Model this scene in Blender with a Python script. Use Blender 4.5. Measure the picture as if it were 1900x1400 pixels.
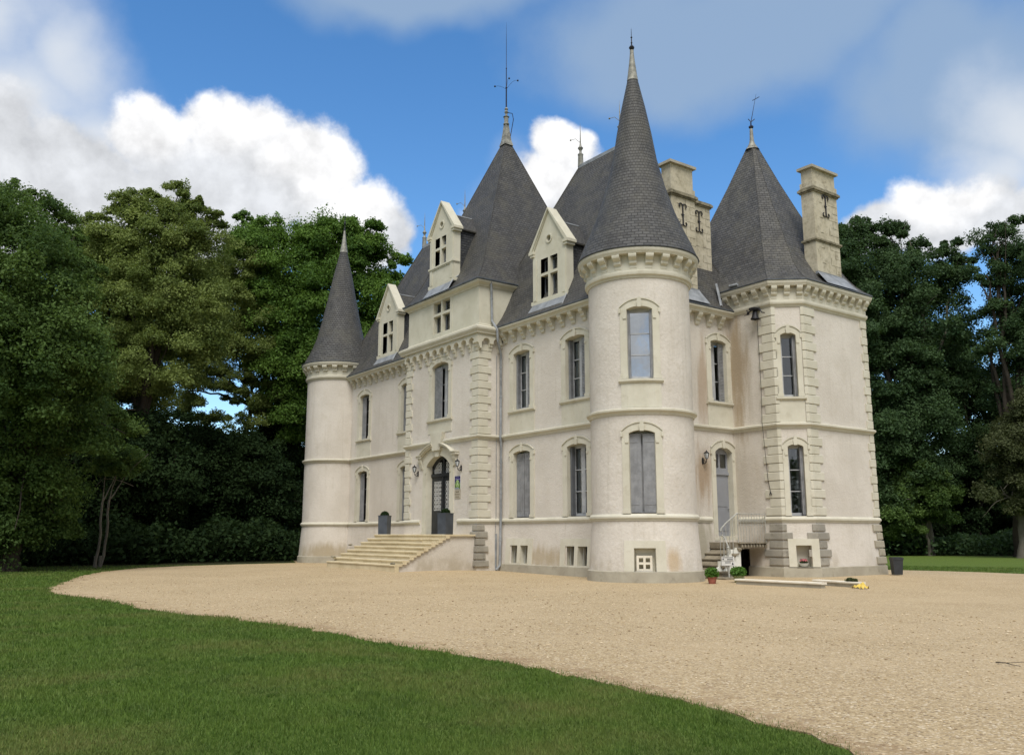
import bpy, math, random
import numpy as np
from mathutils import Vector, Matrix
R = math.radians
rng = np.random.default_rng(7)
random.seed(7)
scene = bpy.context.scene
for o in list(bpy.data.objects): bpy.data.objects.remove(o)
col = scene.collection

# ------------------------------------------------------------------ camera
F, PITCH, HEAD = 1620.0, R(10.189), R(53.971)
CAM = np.array([14.687, -20.0, 1.42])
cd = bpy.data.cameras.new('camera'); cam = bpy.data.objects.new('camera', cd); col.objects.link(cam)
cam.location = CAM; cam.rotation_euler = (math.pi/2 + PITCH, 0, HEAD)
cd.sensor_width = 36; cd.lens = 36*F/1900; cd.clip_start = .1; cd.clip_end = 3000
scene.camera = cam
scene.render.resolution_x, scene.render.resolution_y = 1024, 754

def ray(px, py):
    """direction in the world of a point of the 1900x1400 photograph"""
    x = (px-950)/F; y = (700-py)/F; a = PITCH
    w = np.array([x, math.cos(a)-y*math.sin(a), math.sin(a)+y*math.cos(a)])
    c, s = math.cos(HEAD), math.sin(HEAD)
    return np.array([c*w[0]-s*w[1], s*w[0]+c*w[1], w[2]])
def ground(px, py, z=0.0):
    r = ray(px, py); t = (z-CAM[2])/r[2]; return CAM+t*r
FW = np.array([-math.sin(HEAD), math.cos(HEAD)])
def at(px, py, D):
    """point seen at a pixel, D metres in front of the camera"""
    r = ray(px, py); t = D/(r[:2]@FW); return CAM+t*r

# ------------------------------------------------------------------ world: sky + clouds
SUN_AZ = np.array([.80, -.60]); SUN_EL = R(56)
world = bpy.data.worlds.new('World'); scene.world = world; world.use_nodes = True
wt = world.node_tree; wt.nodes.clear()
def N(tree, typ, **kw):
    n = tree.nodes.new(typ)
    for k, v in kw.items(): setattr(n, k, v)
    return n
def setin(tree, n, i, v):
    if v is None: return
    if isinstance(v, bpy.types.NodeSocket): tree.links.new(v, n.inputs[i])
    else: n.inputs[i].default_value = v
def M(tree, op, a, b=None, c=None, clamp=False):
    n = N(tree, 'ShaderNodeMath', operation=op); n.use_clamp = clamp
    setin(tree, n, 0, a); setin(tree, n, 1, b); setin(tree, n, 2, c)
    return n.outputs[0]
def VM(tree, op, a, b=None):
    n = N(tree, 'ShaderNodeVectorMath', operation=op)
    setin(tree, n, 0, a); setin(tree, n, 1, b)
    return n.outputs['Value'] if op in ('LENGTH', 'DOT_PRODUCT') else n.outputs[0]
def MIX(tree, f, a, b, blend='MIX'):
    n = N(tree, 'ShaderNodeMix', data_type='RGBA', blend_type=blend)
    setin(tree, n, 0, f); setin(tree, n, 6, a); setin(tree, n, 7, b)
    return n.outputs[2]
def SMOOTH(tree, v, lo, hi, a=0., b=1.):
    n = N(tree, 'ShaderNodeMapRange', interpolation_type='SMOOTHSTEP')
    setin(tree, n, 0, v); setin(tree, n, 1, lo); setin(tree, n, 2, hi); setin(tree, n, 3, a); setin(tree, n, 4, b)
    return n.outputs[0]
def NOISE(tree, vec, scale, detail=4, rough=.55, dist=0., out=0):
    n = N(tree, 'ShaderNodeTexNoise')
    setin(tree, n, 'Vector', vec); n.inputs['Scale'].default_value = scale; n.inputs['Detail'].default_value = detail
    n.inputs['Roughness'].default_value = rough; n.inputs['Distortion'].default_value = dist
    return n.outputs[out]
sky = N(wt, 'ShaderNodeTexSky', sky_type='NISHITA'); sky.sun_disc = False
sky.sun_elevation = SUN_EL; sky.sun_rotation = math.atan2(SUN_AZ[0], SUN_AZ[1])
sky.air_density = 1.0; sky.dust_density = .25; sky.ozone_density = 2.2
SKY_STRENGTH = .115
tc = N(wt, 'ShaderNodeTexCoord').outputs['Generated']
rot = N(wt, 'ShaderNodeVectorRotate', rotation_type='Z_AXIS'); wt.links.new(tc, rot.inputs[0]); rot.inputs['Angle'].default_value = -HEAD
dvec = rot.outputs[0]
sx = N(wt, 'ShaderNodeSeparateXYZ'); wt.links.new(dvec, sx.inputs[0])
azim = M(wt, 'ARCTAN2', sx.outputs[0], sx.outputs[1]); elev = M(wt, 'ARCSINE', sx.outputs[2])
cmb = N(wt, 'ShaderNodeCombineXYZ'); wt.links.new(azim, cmb.inputs[0]); wt.links.new(elev, cmb.inputs[1])
warp = NOISE(wt, dvec, 5., 3, .5, out=1)
pos = VM(wt, 'ADD', cmb.outputs[0], VM(wt, 'MULTIPLY', VM(wt, 'SUBTRACT', warp, (.5, .5, .5)), (.16, .14, 0)))
def azel(px, py):
    r = ray(px, py); r = r/np.linalg.norm(r); c, s = math.cos(-HEAD), math.sin(-HEAD)
    return math.atan2(c*r[0]-s*r[1], s*r[0]+c*r[1]), math.asin(r[2])
def field(blobs):
    acc = None
    for (x, y, rx, ry) in blobs:
        a, e = azel(x, y); a2, _ = azel(x+rx, y); _, e2 = azel(x, y-ry)
        d = VM(wt, 'MULTIPLY', VM(wt, 'SUBTRACT', pos, (a, e, 0)), (1/abs(a2-a), 1/abs(e2-e), 0))
        v = M(wt, 'SUBTRACT', 1., VM(wt, 'LENGTH', d))
        acc = v if acc is None else M(wt, 'SMOOTH_MAX', acc, v, .14)
    return acc
CUM = [(455,370,130,90),(40,340,290,165),(-40,250,190,150),(130,300,170,110),(285,255,88,92),(350,330,130,80),(455,262,112,108),(540,335,112,125),(620,430,130,95),(700,475,98,90),(200,430,430,130),
       (1095,300,75,72),(1050,370,85,75),(985,450,130,90),(1715,415,120,90),(1800,400,110,80),(1890,425,110,85),(1630,450,110,60)]
VEIL = [(1450,20,620,230),(1800,150,420,240),(1280,90,320,160),(780,-40,330,110)]
HAZY = [(40,170,260,170),(-30,30,240,190),(150,110,130,110),(190,230,100,100),(1900,240,150,150),(1830,330,140,90),(1000,420,120,120)]
BRIGHT = [(285,215,110,85),(460,225,125,110),(560,310,110,110),(640,400,90,90),(1095,290,85,75),(1050,350,80,60),(1700,385,90,60),(1780,360,60,40)]
n1 = NOISE(wt, dvec, 9., 9, .58); n2 = NOISE(wt, dvec, 3.2, 6, .55); n3 = NOISE(wt, dvec, 22., 6, .6)
n4 = NOISE(wt, dvec, 55., 6, .65)
nn = M(wt, 'ADD', M(wt, 'MULTIPLY', M(wt, 'SUBTRACT', n1, .5), 1.0), M(wt, 'ADD', M(wt, 'MULTIPLY', M(wt, 'SUBTRACT', n3, .5), .55), M(wt, 'MULTIPLY', M(wt, 'SUBTRACT', n4, .5), .16)))
cum = SMOOTH(wt, M(wt, 'ADD', field(CUM), nn), -.02, .32)
veil = M(wt, 'MULTIPLY', SMOOTH(wt, M(wt, 'ADD', field(VEIL), M(wt, 'ADD', M(wt, 'MULTIPLY', M(wt, 'SUBTRACT', n2, .48), .9), M(wt, 'MULTIPLY', M(wt, 'SUBTRACT', n1, .5), .5))), -.10, .60), .80)
hazy = M(wt, 'MULTIPLY', SMOOTH(wt, M(wt, 'ADD', field(HAZY), M(wt, 'MULTIPLY', M(wt, 'SUBTRACT', n1, .5), 1.1)), -.25, .95), .90)
far = M(wt, 'MULTIPLY', SMOOTH(wt, M(wt, 'ABSOLUTE', azim), .75, 1.1), SMOOTH(wt, n2, .34, .50))      # clouds all round the rest of the sky
bri = SMOOTH(wt, M(wt, 'ADD', field(BRIGHT), M(wt, 'MULTIPLY', M(wt, 'SUBTRACT', n1, .5), 1.3)), -.25, .55)
ccol = MIX(wt, bri, (.455, .468, .49, 1), (.64, .64, .645, 1))
off_ = VM(wt, 'ADD', dvec, (.012, .0, .020))
rel = M(wt, 'ADD', M(wt, 'SUBTRACT', n1, NOISE(wt, off_, 9., 9, .58)), M(wt, 'MULTIPLY', M(wt, 'SUBTRACT', n3, NOISE(wt, off_, 22., 6, .6)), .45))
shade = M(wt, 'ADD', 1., M(wt, 'MAXIMUM', M(wt, 'MINIMUM', M(wt, 'MULTIPLY', rel, 1.1), .16), -.22))
cs_ = N(wt, 'ShaderNodeVectorMath', operation='SCALE'); wt.links.new(ccol, cs_.inputs[0]); wt.links.new(shade, cs_.inputs['Scale']); ccol = cs_.outputs[0]
k = 1/SKY_STRENGTH
hsv = N(wt, 'ShaderNodeHueSaturation'); wt.links.new(sky.outputs[0], hsv.inputs['Color'])
hsv.inputs['Saturation'].default_value = 1.26; hsv.inputs['Value'].default_value = 1.03
c1 = MIX(wt, veil, hsv.outputs[0], (.21*k, .285*k, .39*k, 1))
c1 = MIX(wt, hazy, c1, (.46*k, .49*k, .53*k, 1))
sc = N(wt, 'ShaderNodeVectorMath', operation='SCALE'); wt.links.new(ccol, sc.inputs[0]); sc.inputs['Scale'].default_value = k
c2 = MIX(wt, M(wt, 'MAXIMUM', cum, far), c1, sc.outputs[0])
bg = N(wt, 'ShaderNodeBackground'); wt.links.new(c2, bg.inputs[0]); bg.inputs[1].default_value = SKY_STRENGTH
wo = N(wt, 'ShaderNodeOutputWorld'); wt.links.new(bg.outputs[0], wo.inputs[0])

# ------------------------------------------------------------------ sun (behind thin cloud) and exposure
sd = bpy.data.lights.new('sun', 'SUN'); sun = bpy.data.objects.new('sun', sd); col.objects.link(sun)
sd.energy = 2.0; sd.angle = R(28); sd.color = (1., .95, .87)
sdir = Vector((SUN_AZ[0]*math.cos(SUN_EL), SUN_AZ[1]*math.cos(SUN_EL), math.sin(SUN_EL)))
sun.rotation_euler = sdir.to_track_quat('Z', 'Y').to_euler()
scene.view_settings.view_transform = 'Standard'; scene.view_settings.look = 'None'
scene.view_settings.exposure = 0.70; scene.view_settings.gamma = 1.0
scene.render.engine = 'CYCLES'

# ------------------------------------------------------------------ materials
def newmat(name):
    m = bpy.data.materials.new(name); m.use_nodes = True; t = m.node_tree; t.nodes.clear()
    out = N(t, 'ShaderNodeOutputMaterial'); b = N(t, 'ShaderNodeBsdfPrincipled'); t.links.new(b.outputs[0], out.inputs[0])
    return m, t, b, out
def POS(t): return N(t, 'ShaderNodeNewGeometry').outputs['Position']
def bump(t, b, h, strength=.3, dist=.02):
    n = N(t, 'ShaderNodeBump'); n.inputs['Strength'].default_value = strength; n.inputs['Distance'].default_value = dist
    t.links.new(h, n.inputs['Height']); t.links.new(n.outputs[0], b.inputs['Normal'])
def c4(c): return (c[0], c[1], c[2], 1)
def simple(name, c, rough=.6, metal=0., var=.15, scale=6., bs=0., bscale=60., spec=.4):
    m, t, b, _ = newmat(name); p = POS(t)
    n = NOISE(t, p, scale, 5, .6)
    lo = [x*(1-var) for x in c]; hi = [min(1, x*(1+var)) for x in c]
    t.links.new(MIX(t, SMOOTH(t, n, .3, .7), c4(lo), c4(hi)), b.inputs['Base Color'])
    b.inputs['Roughness'].default_value = rough; b.inputs['Metallic'].default_value = metal
    b.inputs['Specular IOR Level'].default_value = spec
    if bs: bump(t, b, NOISE(t, p, bscale, 4, .6), bs, .01)
    return m
def stretch(t, v, s):
    return VM(t, 'MULTIPLY', v, s)
def mat_wall(name, c_lo, c_hi, bs, bscale, streaks=True):
    m, t, b, _ = newmat(name); p = POS(t)
    big = NOISE(t, p, .55, 4, .6); mid = NOISE(t, p, 2.6, 5, .65); fine = NOISE(t, p, bscale, 3, .65)
    c = MIX(t, SMOOTH(t, big, .32, .68), c4(c_lo), c4(c_hi))
    c = MIX(t, M(t, 'MULTIPLY', SMOOTH(t, mid, .50, .75), .35), c, c4((.50, .45, .36)))
    c = MIX(t, M(t, 'MULTIPLY', SMOOTH(t, fine, .35, .65), .16), c, c4((.40, .37, .31)))
    z = N(t, 'ShaderNodeSeparateXYZ'); t.links.new(p, z.inputs[0])
    # splashed dirt near the ground and runs of damp under the ledges
    damp = M(t, 'MULTIPLY', SMOOTH(t, z.outputs[2], 1.15, .15), SMOOTH(t, NOISE(t, stretch(t, p, (.8, .8, .5)), 1.6, 5, .6), .42, .66))
    c = MIX(t, M(t, 'MULTIPLY', damp, .6), c, c4((.34, .29, .20)))
    st = SMOOTH(t, NOISE(t, stretch(t, p, (4., 4., .22)), 1., 5, .6), .54, .75)
    c = MIX(t, M(t, 'MULTIPLY', st, .34), c, c4((.40, .36, .28)))
    if streaks:
        for (cx, cy, cz, rx, rz, amt, sc_) in ((-6.05, 5.47, 7.3, .58, 2.9, .75, (.31, .225, .125)), (-6.43, 3.92, 6.9, .42, 2.1, .65, (.35, .255, .17)),
                                         (-6.43, 3.70, 3.6, .55, 1.3, .85, (.33, .24, .155)), (-6.43, 3.6, 1.2, .8, .9, .8, (.33, .30, .22)),
                                         (-6.0, 5.45, 3.2, .9, 1.9, .3, (.42, .35, .24)), (-10.9, 0., .6, 1.6, .5, .75, (.38, .31, .20)), (-27.5, -1.0, .5, 1.8, .55, .85, (.36, .30, .2)),
                                         (-4.9, -.9, 9.0, .35, .8, .25, (.45, .38, .28)), (-4.25, -.25, .6, .38, .5, .7, (.46, .34, .20)), (-8.4, 0., 7.3, .4, 2.2, .3, (.40, .34, .24)), (-5.5, 5.4, .8, .7, .9, .45, (.36, .28, .18))):
            d = VM(t, 'LENGTH', VM(t, 'MULTIPLY', VM(t, 'SUBTRACT', p, (cx, cy, cz)), (1/rx, 1/rx, 1/rz)))
            f = SMOOTH(t, M(t, 'ADD', d, M(t, 'MULTIPLY', M(t, 'SUBTRACT', NOISE(t, stretch(t, p, (3., 3., .5)), 1.2, 5, .6), .5), 1.7)), 1.15, .25)
            c = MIX(t, M(t, 'MULTIPLY', f, amt), c, c4(sc_))
    t.links.new(c, b.inputs['Base Color']); b.inputs['Roughness'].default_value = .92; b.inputs['Specular IOR Level'].default_value = .15
    h = M(t, 'ADD', fine, M(t, 'MULTIPLY', NOISE(t, p, bscale*.35, 3, .5), .8))
    bump(t, b, h, bs, .03)
    return m
def mat_stone(name, lo, hi, dirt, dirt_amt, moss=0., bs=.25, joints=None):
    m, t, b, _ = newmat(name); p = POS(t)
    c = MIX(t, SMOOTH(t, NOISE(t, p, 1.3, 5, .6), .3, .7), c4(lo), c4(hi))
    d = SMOOTH(t, NOISE(t, p, 3.4, 7, .68), .52, .72)
    c = MIX(t, M(t, 'MULTIPLY', d, dirt_amt), c, c4(dirt))
    st = SMOOTH(t, NOISE(t, stretch(t, p, (5., 5., .3)), 1., 5, .6), .55, .8)
    c = MIX(t, M(t, 'MULTIPLY', st, .3), c, c4((dirt[0]*1.3, dirt[1]*1.3, dirt[2]*1.2)))
    if moss:
        geo = N(t, 'ShaderNodeNewGeometry'); s = N(t, 'ShaderNodeSeparateXYZ'); t.links.new(geo.outputs['Normal'], s.inputs[0])
        mo = M(t, 'MULTIPLY', SMOOTH(t, NOISE(t, p, 5., 6, .7), .44, .62), moss)
        c = MIX(t, mo, c, c4((.075, .07, .045)))
    t.links.new(c, b.inputs['Base Color']); b.inputs['Roughness'].default_value = .9; b.inputs['Specular IOR Level'].default_value = .2
    bump(t, b, NOISE(t, p, 38., 5, .7), bs, .012)
    return m
def mat_slate(name, base, bw=.165, bh=.118, lichen=.5):
    m, t, b, _ = newmat(name)
    uv = N(t, 'ShaderNodeUVMap').outputs[0]; p = POS(t)
    wob = VM(t, 'ADD', uv, VM(t, 'MULTIPLY', VM(t, 'SUBTRACT', NOISE(t, p, 3., 2, .5, out=1), (.5, .5, .5)), (.05, .035, 0)))
    br = N(t, 'ShaderNodeTexBrick'); t.links.new(wob, br.inputs['Vector'])
    br.inputs['Scale'].default_value = 1.; br.inputs['Brick Width'].default_value = bw; br.inputs['Row Height'].default_value = bh
    br.inputs['Mortar Size'].default_value = .011; br.inputs['Mortar Smooth'].default_value = .3; br.inputs['Bias'].default_value = 0.
    br.offset = .5
    br.inputs['Color1'].default_value = c4([x*.74 for x in base]); br.inputs['Color2'].default_value = c4([x*1.22 for x in base]); br.inputs['Mortar'].default_value = c4([x*.42 for x in base])
    c = br.outputs['Color']
    c = MIX(t, M(t, 'MULTIPLY', SMOOTH(t, NOISE(t, p, 1.1, 6, .65), .42, .68), lichen), c, c4((base[0]*1.36, base[1]*1.30, base[2]*1.05)))
    c = MIX(t, M(t, 'MULTIPLY', SMOOTH(t, NOISE(t, stretch(t, p, (1.6, 1.6, .35)), 1.3, 6, .65), .50, .66), .62), c, c4([x*.50 for x in base]))
    sp = SMOOTH(t, NOISE(t, p, 11., 5, .65), .58, .70)
    c = MIX(t, M(t, 'MULTIPLY', sp, .45), c, c4((.16, .155, .13)))
    t.links.new(c, b.inputs['Base Color']); b.inputs['Roughness'].default_value = .62; b.inputs['Specular IOR Level'].default_value = .35
    # each row tilts out at its lower edge
    s = N(t, 'ShaderNodeSeparateXYZ'); t.links.new(wob, s.inputs[0])
    fr = M(t, 'FRACT', M(t, 'DIVIDE', s.outputs[1], bh))
    h = M(t, 'ADD', M(t, 'MULTIPLY', M(t, 'SUBTRACT', 1., fr), .7), M(t, 'MULTIPLY', br.outputs['Fac'], -.6))
    h = M(t, 'ADD', h, M(t, 'MULTIPLY', NOISE(t, p, 24., 3, .6), .5))
    bump(t, b, h, 1.0, .034)
    return m
WALL = mat_wall('roughcast', (.585, .542, .480), (.675, .632, .570), .5, 11.)
WALLF = mat_wall('smooth_render', (.578, .535, .472), (.662, .618, .555), .4, 20.)
STONE = mat_stone('limestone', (.525, .50, .405), (.605, .58, .485), (.40, .365, .27), .42)
ATTIC = mat_stone('limestone_ashlar', (.53, .505, .40), (.605, .58, .475), (.40, .365, .27), .35, bs=.15)
GREYSTONE = mat_stone('weathered_stone', (.25, .235, .20), (.36, .335, .28), (.10, .09, .07), .7, bs=.7)
BASESTONE = mat_stone('base_stone', (.33, .30, .235), (.42, .39, .31), (.20, .18, .13), .5, bs=.4)
CHIMSTONE = mat_stone('chimney_stone', (.45, .405, .30), (.535, .49, .38), (.20, .165, .11), .7, moss=.22, bs=.3)
MOSSSTONE = mat_stone('mossy_stone', (.23, .205, .145), (.33, .295, .21), (.09, .08, .055), .75, moss=.7, bs=.6)
STEPSTONE = mat_stone('step_stone', (.55, .465, .30), (.65, .565, .39), (.36, .27, .14), .45, bs=.3)
OLDSTEP = mat_stone('old_step_stone', (.22, .19, .14), (.33, .29, .22), (.08, .07, .05), .6, moss=.2, bs=.5)
WHITEWALL = mat_stone('white_plaster', (.66, .66, .60), (.74, .74, .68), (.45, .43, .36), .35, bs=.25)
COPING = mat_stone('pale_coping', (.66, .61, .50), (.74, .69, .58), (.40, .35, .26), .35)
SLATE = mat_slate('slate', (.074, .073, .070))
SLATE_B = mat_slate('slate_bay', (.072, .070, .066), lichen=.6)
SLATE_D = mat_slate('slate_dark', (.034, .036, .040), bw=.2, bh=.11, lichen=.1)
SLATE_P = mat_slate('slate_pavilion', (.086, .084, .079), bw=.20, bh=.125, lichen=.55)
ZINC = simple('zinc', (.25, .265, .28), .6, .15, .25, 3.)
ZINCD = simple('dark_zinc', (.10, .115, .135), .5, .3, .3, 3.)
LEAD = simple('weathered_lead', (.25, .245, .21), .6, .2, .35, 5.)
IRON = simple('wrought_iron', (.022, .022, .026), .55, .4, .2)
IRONB = simple('blue_black_iron', (.020, .022, .040), .5, .4, .2)
GREYPAINT = simple('grey_paint', (.225, .23, .24), .55, 0., .20, 4.)
FRAMEPAINT = simple('window_frame_paint', (.40, .41, .42), .5, 0., .12, 4.)
GREYDARK = simple('dark_grey_paint', (.12, .128, .14), .55, 0., .10, 2.)
GREYDOOR = simple('door_grey_paint', (.25, .26, .285), .5, 0., .08, 1.5)
BLACKDOOR = simple('black_paint', (.022, .024, .026), .4, 0., .2, 2.)
PLANTER = simple('zinc_planter', (.065, .075, .092), .5, .2, .18, 3.)
CURTAIN = simple('curtain', (.62, .62, .62), .9, 0., .08, 8.)
DARKROOM = simple('dark_interior', (.020, .019, .018), .9)
WHITEP = simple('white_paint', (.62, .62, .60), .6, 0., .08, 4.)
RAIL = simple('pale_rail_paint', (.36, .36, .33), .55, 0., .2, 9.)
TERRA = simple('terracotta', (.30, .10, .07), .8, 0., .2, 9.)
OLIVEPOT = simple('olive_pot', (.22, .24, .11), .7, 0., .2, 9.)
BINP = simple('bin_plastic', (.030, .033, .037), .55, 0., .2, 5.)
YELLOW = simple('yellow_cloth', (.62, .45, .09), .75, 0., .25, 14.)
PINK = simple('pink_flower', (.62, .22, .24), .7, 0., .4, 40.)
SIGNBLUE = simple('sign_blue', (.022, .016, .10), .4, 0., .1)
SIGNGREEN = simple('sign_green', (.10, .17, .04), .45, 0., .3, 20.)
SIGNPALE = simple('sign_pale_green', (.42, .58, .26), .45, 0., .1)
SIGNLILAC = simple('sign_lilac', (.34, .33, .60), .45, 0., .1)
PLAQUE = simple('plaque_stone', (.40, .36, .28), .7, 0., .12, 20.)
ENGRAVE = simple('plaque_lettering', (.17, .145, .10), .7, 0., .2, 20.)
LAMPGLASS = simple('lantern_glass', (.50, .53, .55), .15, 0., .1)
BARK = mat_stone('bark', (.035, .029, .022), (.065, .054, .042), (.03, .026, .02), .6, bs=.9)
BARKPALE = mat_stone('pale_bark', (.11, .10, .08), (.17, .155, .125), (.08, .07, .05), .5, bs=.6)
def mat_glass(name='window_glass', add=.11):
    m, t, b, out = newmat(name)
    t.nodes.remove(b)
    tr = N(t, 'ShaderNodeBsdfTransparent'); tr.inputs[0].default_value = (.80, .83, .82, 1)
    gl = N(t, 'ShaderNodeBsdfGlossy'); gl.inputs['Roughness'].default_value = .02; gl.inputs['Color'].default_value = (.9, .93, .95, 1)
    bm = N(t, 'ShaderNodeBump'); bm.inputs['Strength'].default_value = .12; bm.inputs['Distance'].default_value = .02
    t.links.new(NOISE(t, POS(t), 2.2, 2, .5), bm.inputs['Height']); t.links.new(bm.outputs[0], gl.inputs['Normal'])
    fr = N(t, 'ShaderNodeFresnel'); fr.inputs[0].default_value = 1.5
    mx = N(t, 'ShaderNodeMixShader'); t.links.new(M(t, 'ADD', fr.outputs[0], add), mx.inputs[0])
    t.links.new(tr.outputs[0], mx.inputs[1]); t.links.new(gl.outputs[0], mx.inputs[2]); t.links.new(mx.outputs[0], out.inputs[0])
    return m
GLASS = mat_glass(); GLASS_SKY = mat_glass('sky_mirroring_glass', .48)
def mat_leaf(name, dark, light, trans=.32, spec=.18):
    m, t, b, out = newmat(name)
    at_ = N(t, 'ShaderNodeAttribute', attribute_name='tone'); at_.attribute_type = 'GEOMETRY'
    c = MIX(t, at_.outputs['Fac'], c4(dark), c4(light))
    t.links.new(c, b.inputs['Base Color']); b.inputs['Roughness'].default_value = .65; b.inputs['Specular IOR Level'].default_value = spec
    tl = N(t, 'ShaderNodeBsdfTranslucent'); t.links.new(MIX(t, .5, c, c4((light[0]*1.1, light[1]*1.15, light[2]*.5))), tl.inputs[0])
    mx = N(t, 'ShaderNodeMixShader'); mx.inputs[0].default_value = trans
    t.links.new(b.outputs[0], mx.inputs[1]); t.links.new(tl.outputs[0], mx.inputs[2]); t.links.new(mx.outputs[0], out.inputs[0])
    return m
LEAF_A = mat_leaf('leaf_cool_green', (.040, .080, .020), (.118, .188, .046))
LEAF_B = mat_leaf('leaf_olive', (.088, .130, .032), (.255, .315, .092))
LEAF_C = mat_leaf('leaf_maple', (.046, .104, .018), (.138, .238, .042))
LEAF_SHADE = mat_leaf('leaf_shade', (.013, .027, .011), (.036, .062, .022), .25, .04)  # shade inside the wood is put into this darker leaf colour
LEAF_E = mat_leaf('leaf_chestnut', (.026, .058, .022), (.080, .135, .052))
LEAF_F = mat_leaf('leaf_brownish', (.045, .060, .022), (.10, .115, .05))
LEAF_G = mat_leaf('leaf_bright', (.05, .12, .02), (.13, .26, .05))
LEAF_H = mat_leaf('leaf_box', (.012, .026, .008), (.035, .065, .02))
def mat_grass():
    m, t, b, out = newmat('grass_blade')
    at_ = N(t, 'ShaderNodeAttribute', attribute_name='tone')
    p = POS(t)
    c = MIX(t, at_.outputs['Fac'], c4((.050, .102, .014)), c4((.138, .218, .036)))
    dry = SMOOTH(t, NOISE(t, p, .55, 7, .68), .44, .70)
    dk = SMOOTH(t, NOISE(t, p, 1.7, 6, .7), .50, .66)
    c = MIX(t, M(t, 'MULTIPLY', dk, .5), c, c4((.032, .066, .012)))
    c = MIX(t, M(t, 'MULTIPLY', dry, .62), c, c4((.215, .205, .070)))
    t.links.new(c, b.inputs['Base Color']); b.inputs['Roughness'].default_value = .6; b.inputs['Specular IOR Level'].default_value = .25
    tl = N(t, 'ShaderNodeBsdfTranslucent'); t.links.new(c, tl.inputs[0])
    mx = N(t, 'ShaderNodeMixShader'); mx.inputs[0].default_value = .25
    t.links.new(b.outputs[0], mx.inputs[1]); t.links.new(tl.outputs[0], mx.inputs[2]); t.links.new(mx.outputs[0], out.inputs[0])
    return m
GRASS = mat_grass()
def mat_lawn():
    m, t, b, _ = newmat('lawn_turf'); p = POS(t)
    c = MIX(t, SMOOTH(t, NOISE(t, p, 14., 6, .7), .3, .7), c4((.058, .098, .016)), c4((.135, .190, .040)))
    c = MIX(t, M(t, 'MULTIPLY', SMOOTH(t, NOISE(t, p, .8, 5, .6), .5, .72), .5), c, c4((.10, .115, .04)))
    t.links.new(c, b.inputs['Base Color']); b.inputs['Roughness'].default_value = .9; b.inputs['Specular IOR Level'].default_value = .1
    bump(t, b, NOISE(t, p, 45., 4, .7), .8, .03)
    return m
LAWN = mat_lawn()
def mat_litter():
    m, t, b, _ = newmat('shaded_leaf_litter'); p = POS(t)
    c = MIX(t, SMOOTH(t, NOISE(t, p, 3., 6, .7), .35, .7), c4((.030, .026, .016)), c4((.040, .055, .020)))  # litter colour is kept dark to carry the shade of the trees
    t.links.new(c, b.inputs['Base Color']); b.inputs['Roughness'].default_value = .95; b.inputs['Specular IOR Level'].default_value = .1
    bump(t, b, NOISE(t, p, 12., 5, .7), .8, .05)
    return m
SHADED_LITTER = mat_litter()
def mat_pebble():
    m, t, b, _ = newmat('pebble')
    at_ = N(t, 'ShaderNodeAttribute', attribute_name='tone'); cr = N(t, 'ShaderNodeValToRGB'); t.links.new(at_.outputs['Fac'], cr.inputs[0])
    e = cr.color_ramp.elements; e[0].position = 0.; e[0].color = (.26, .185, .10, 1); e[1].position = 1.; e[1].color = (.64, .54, .38, 1)
    k_ = e.new(.35); k_.color = (.46, .35, .20, 1); k_ = e.new(.7); k_.color = (.62, .50, .32, 1)
    t.links.new(cr.outputs[0], b.inputs['Base Color']); b.inputs['Roughness'].default_value = .85; return m
PEBBLE = mat_pebble()
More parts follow.
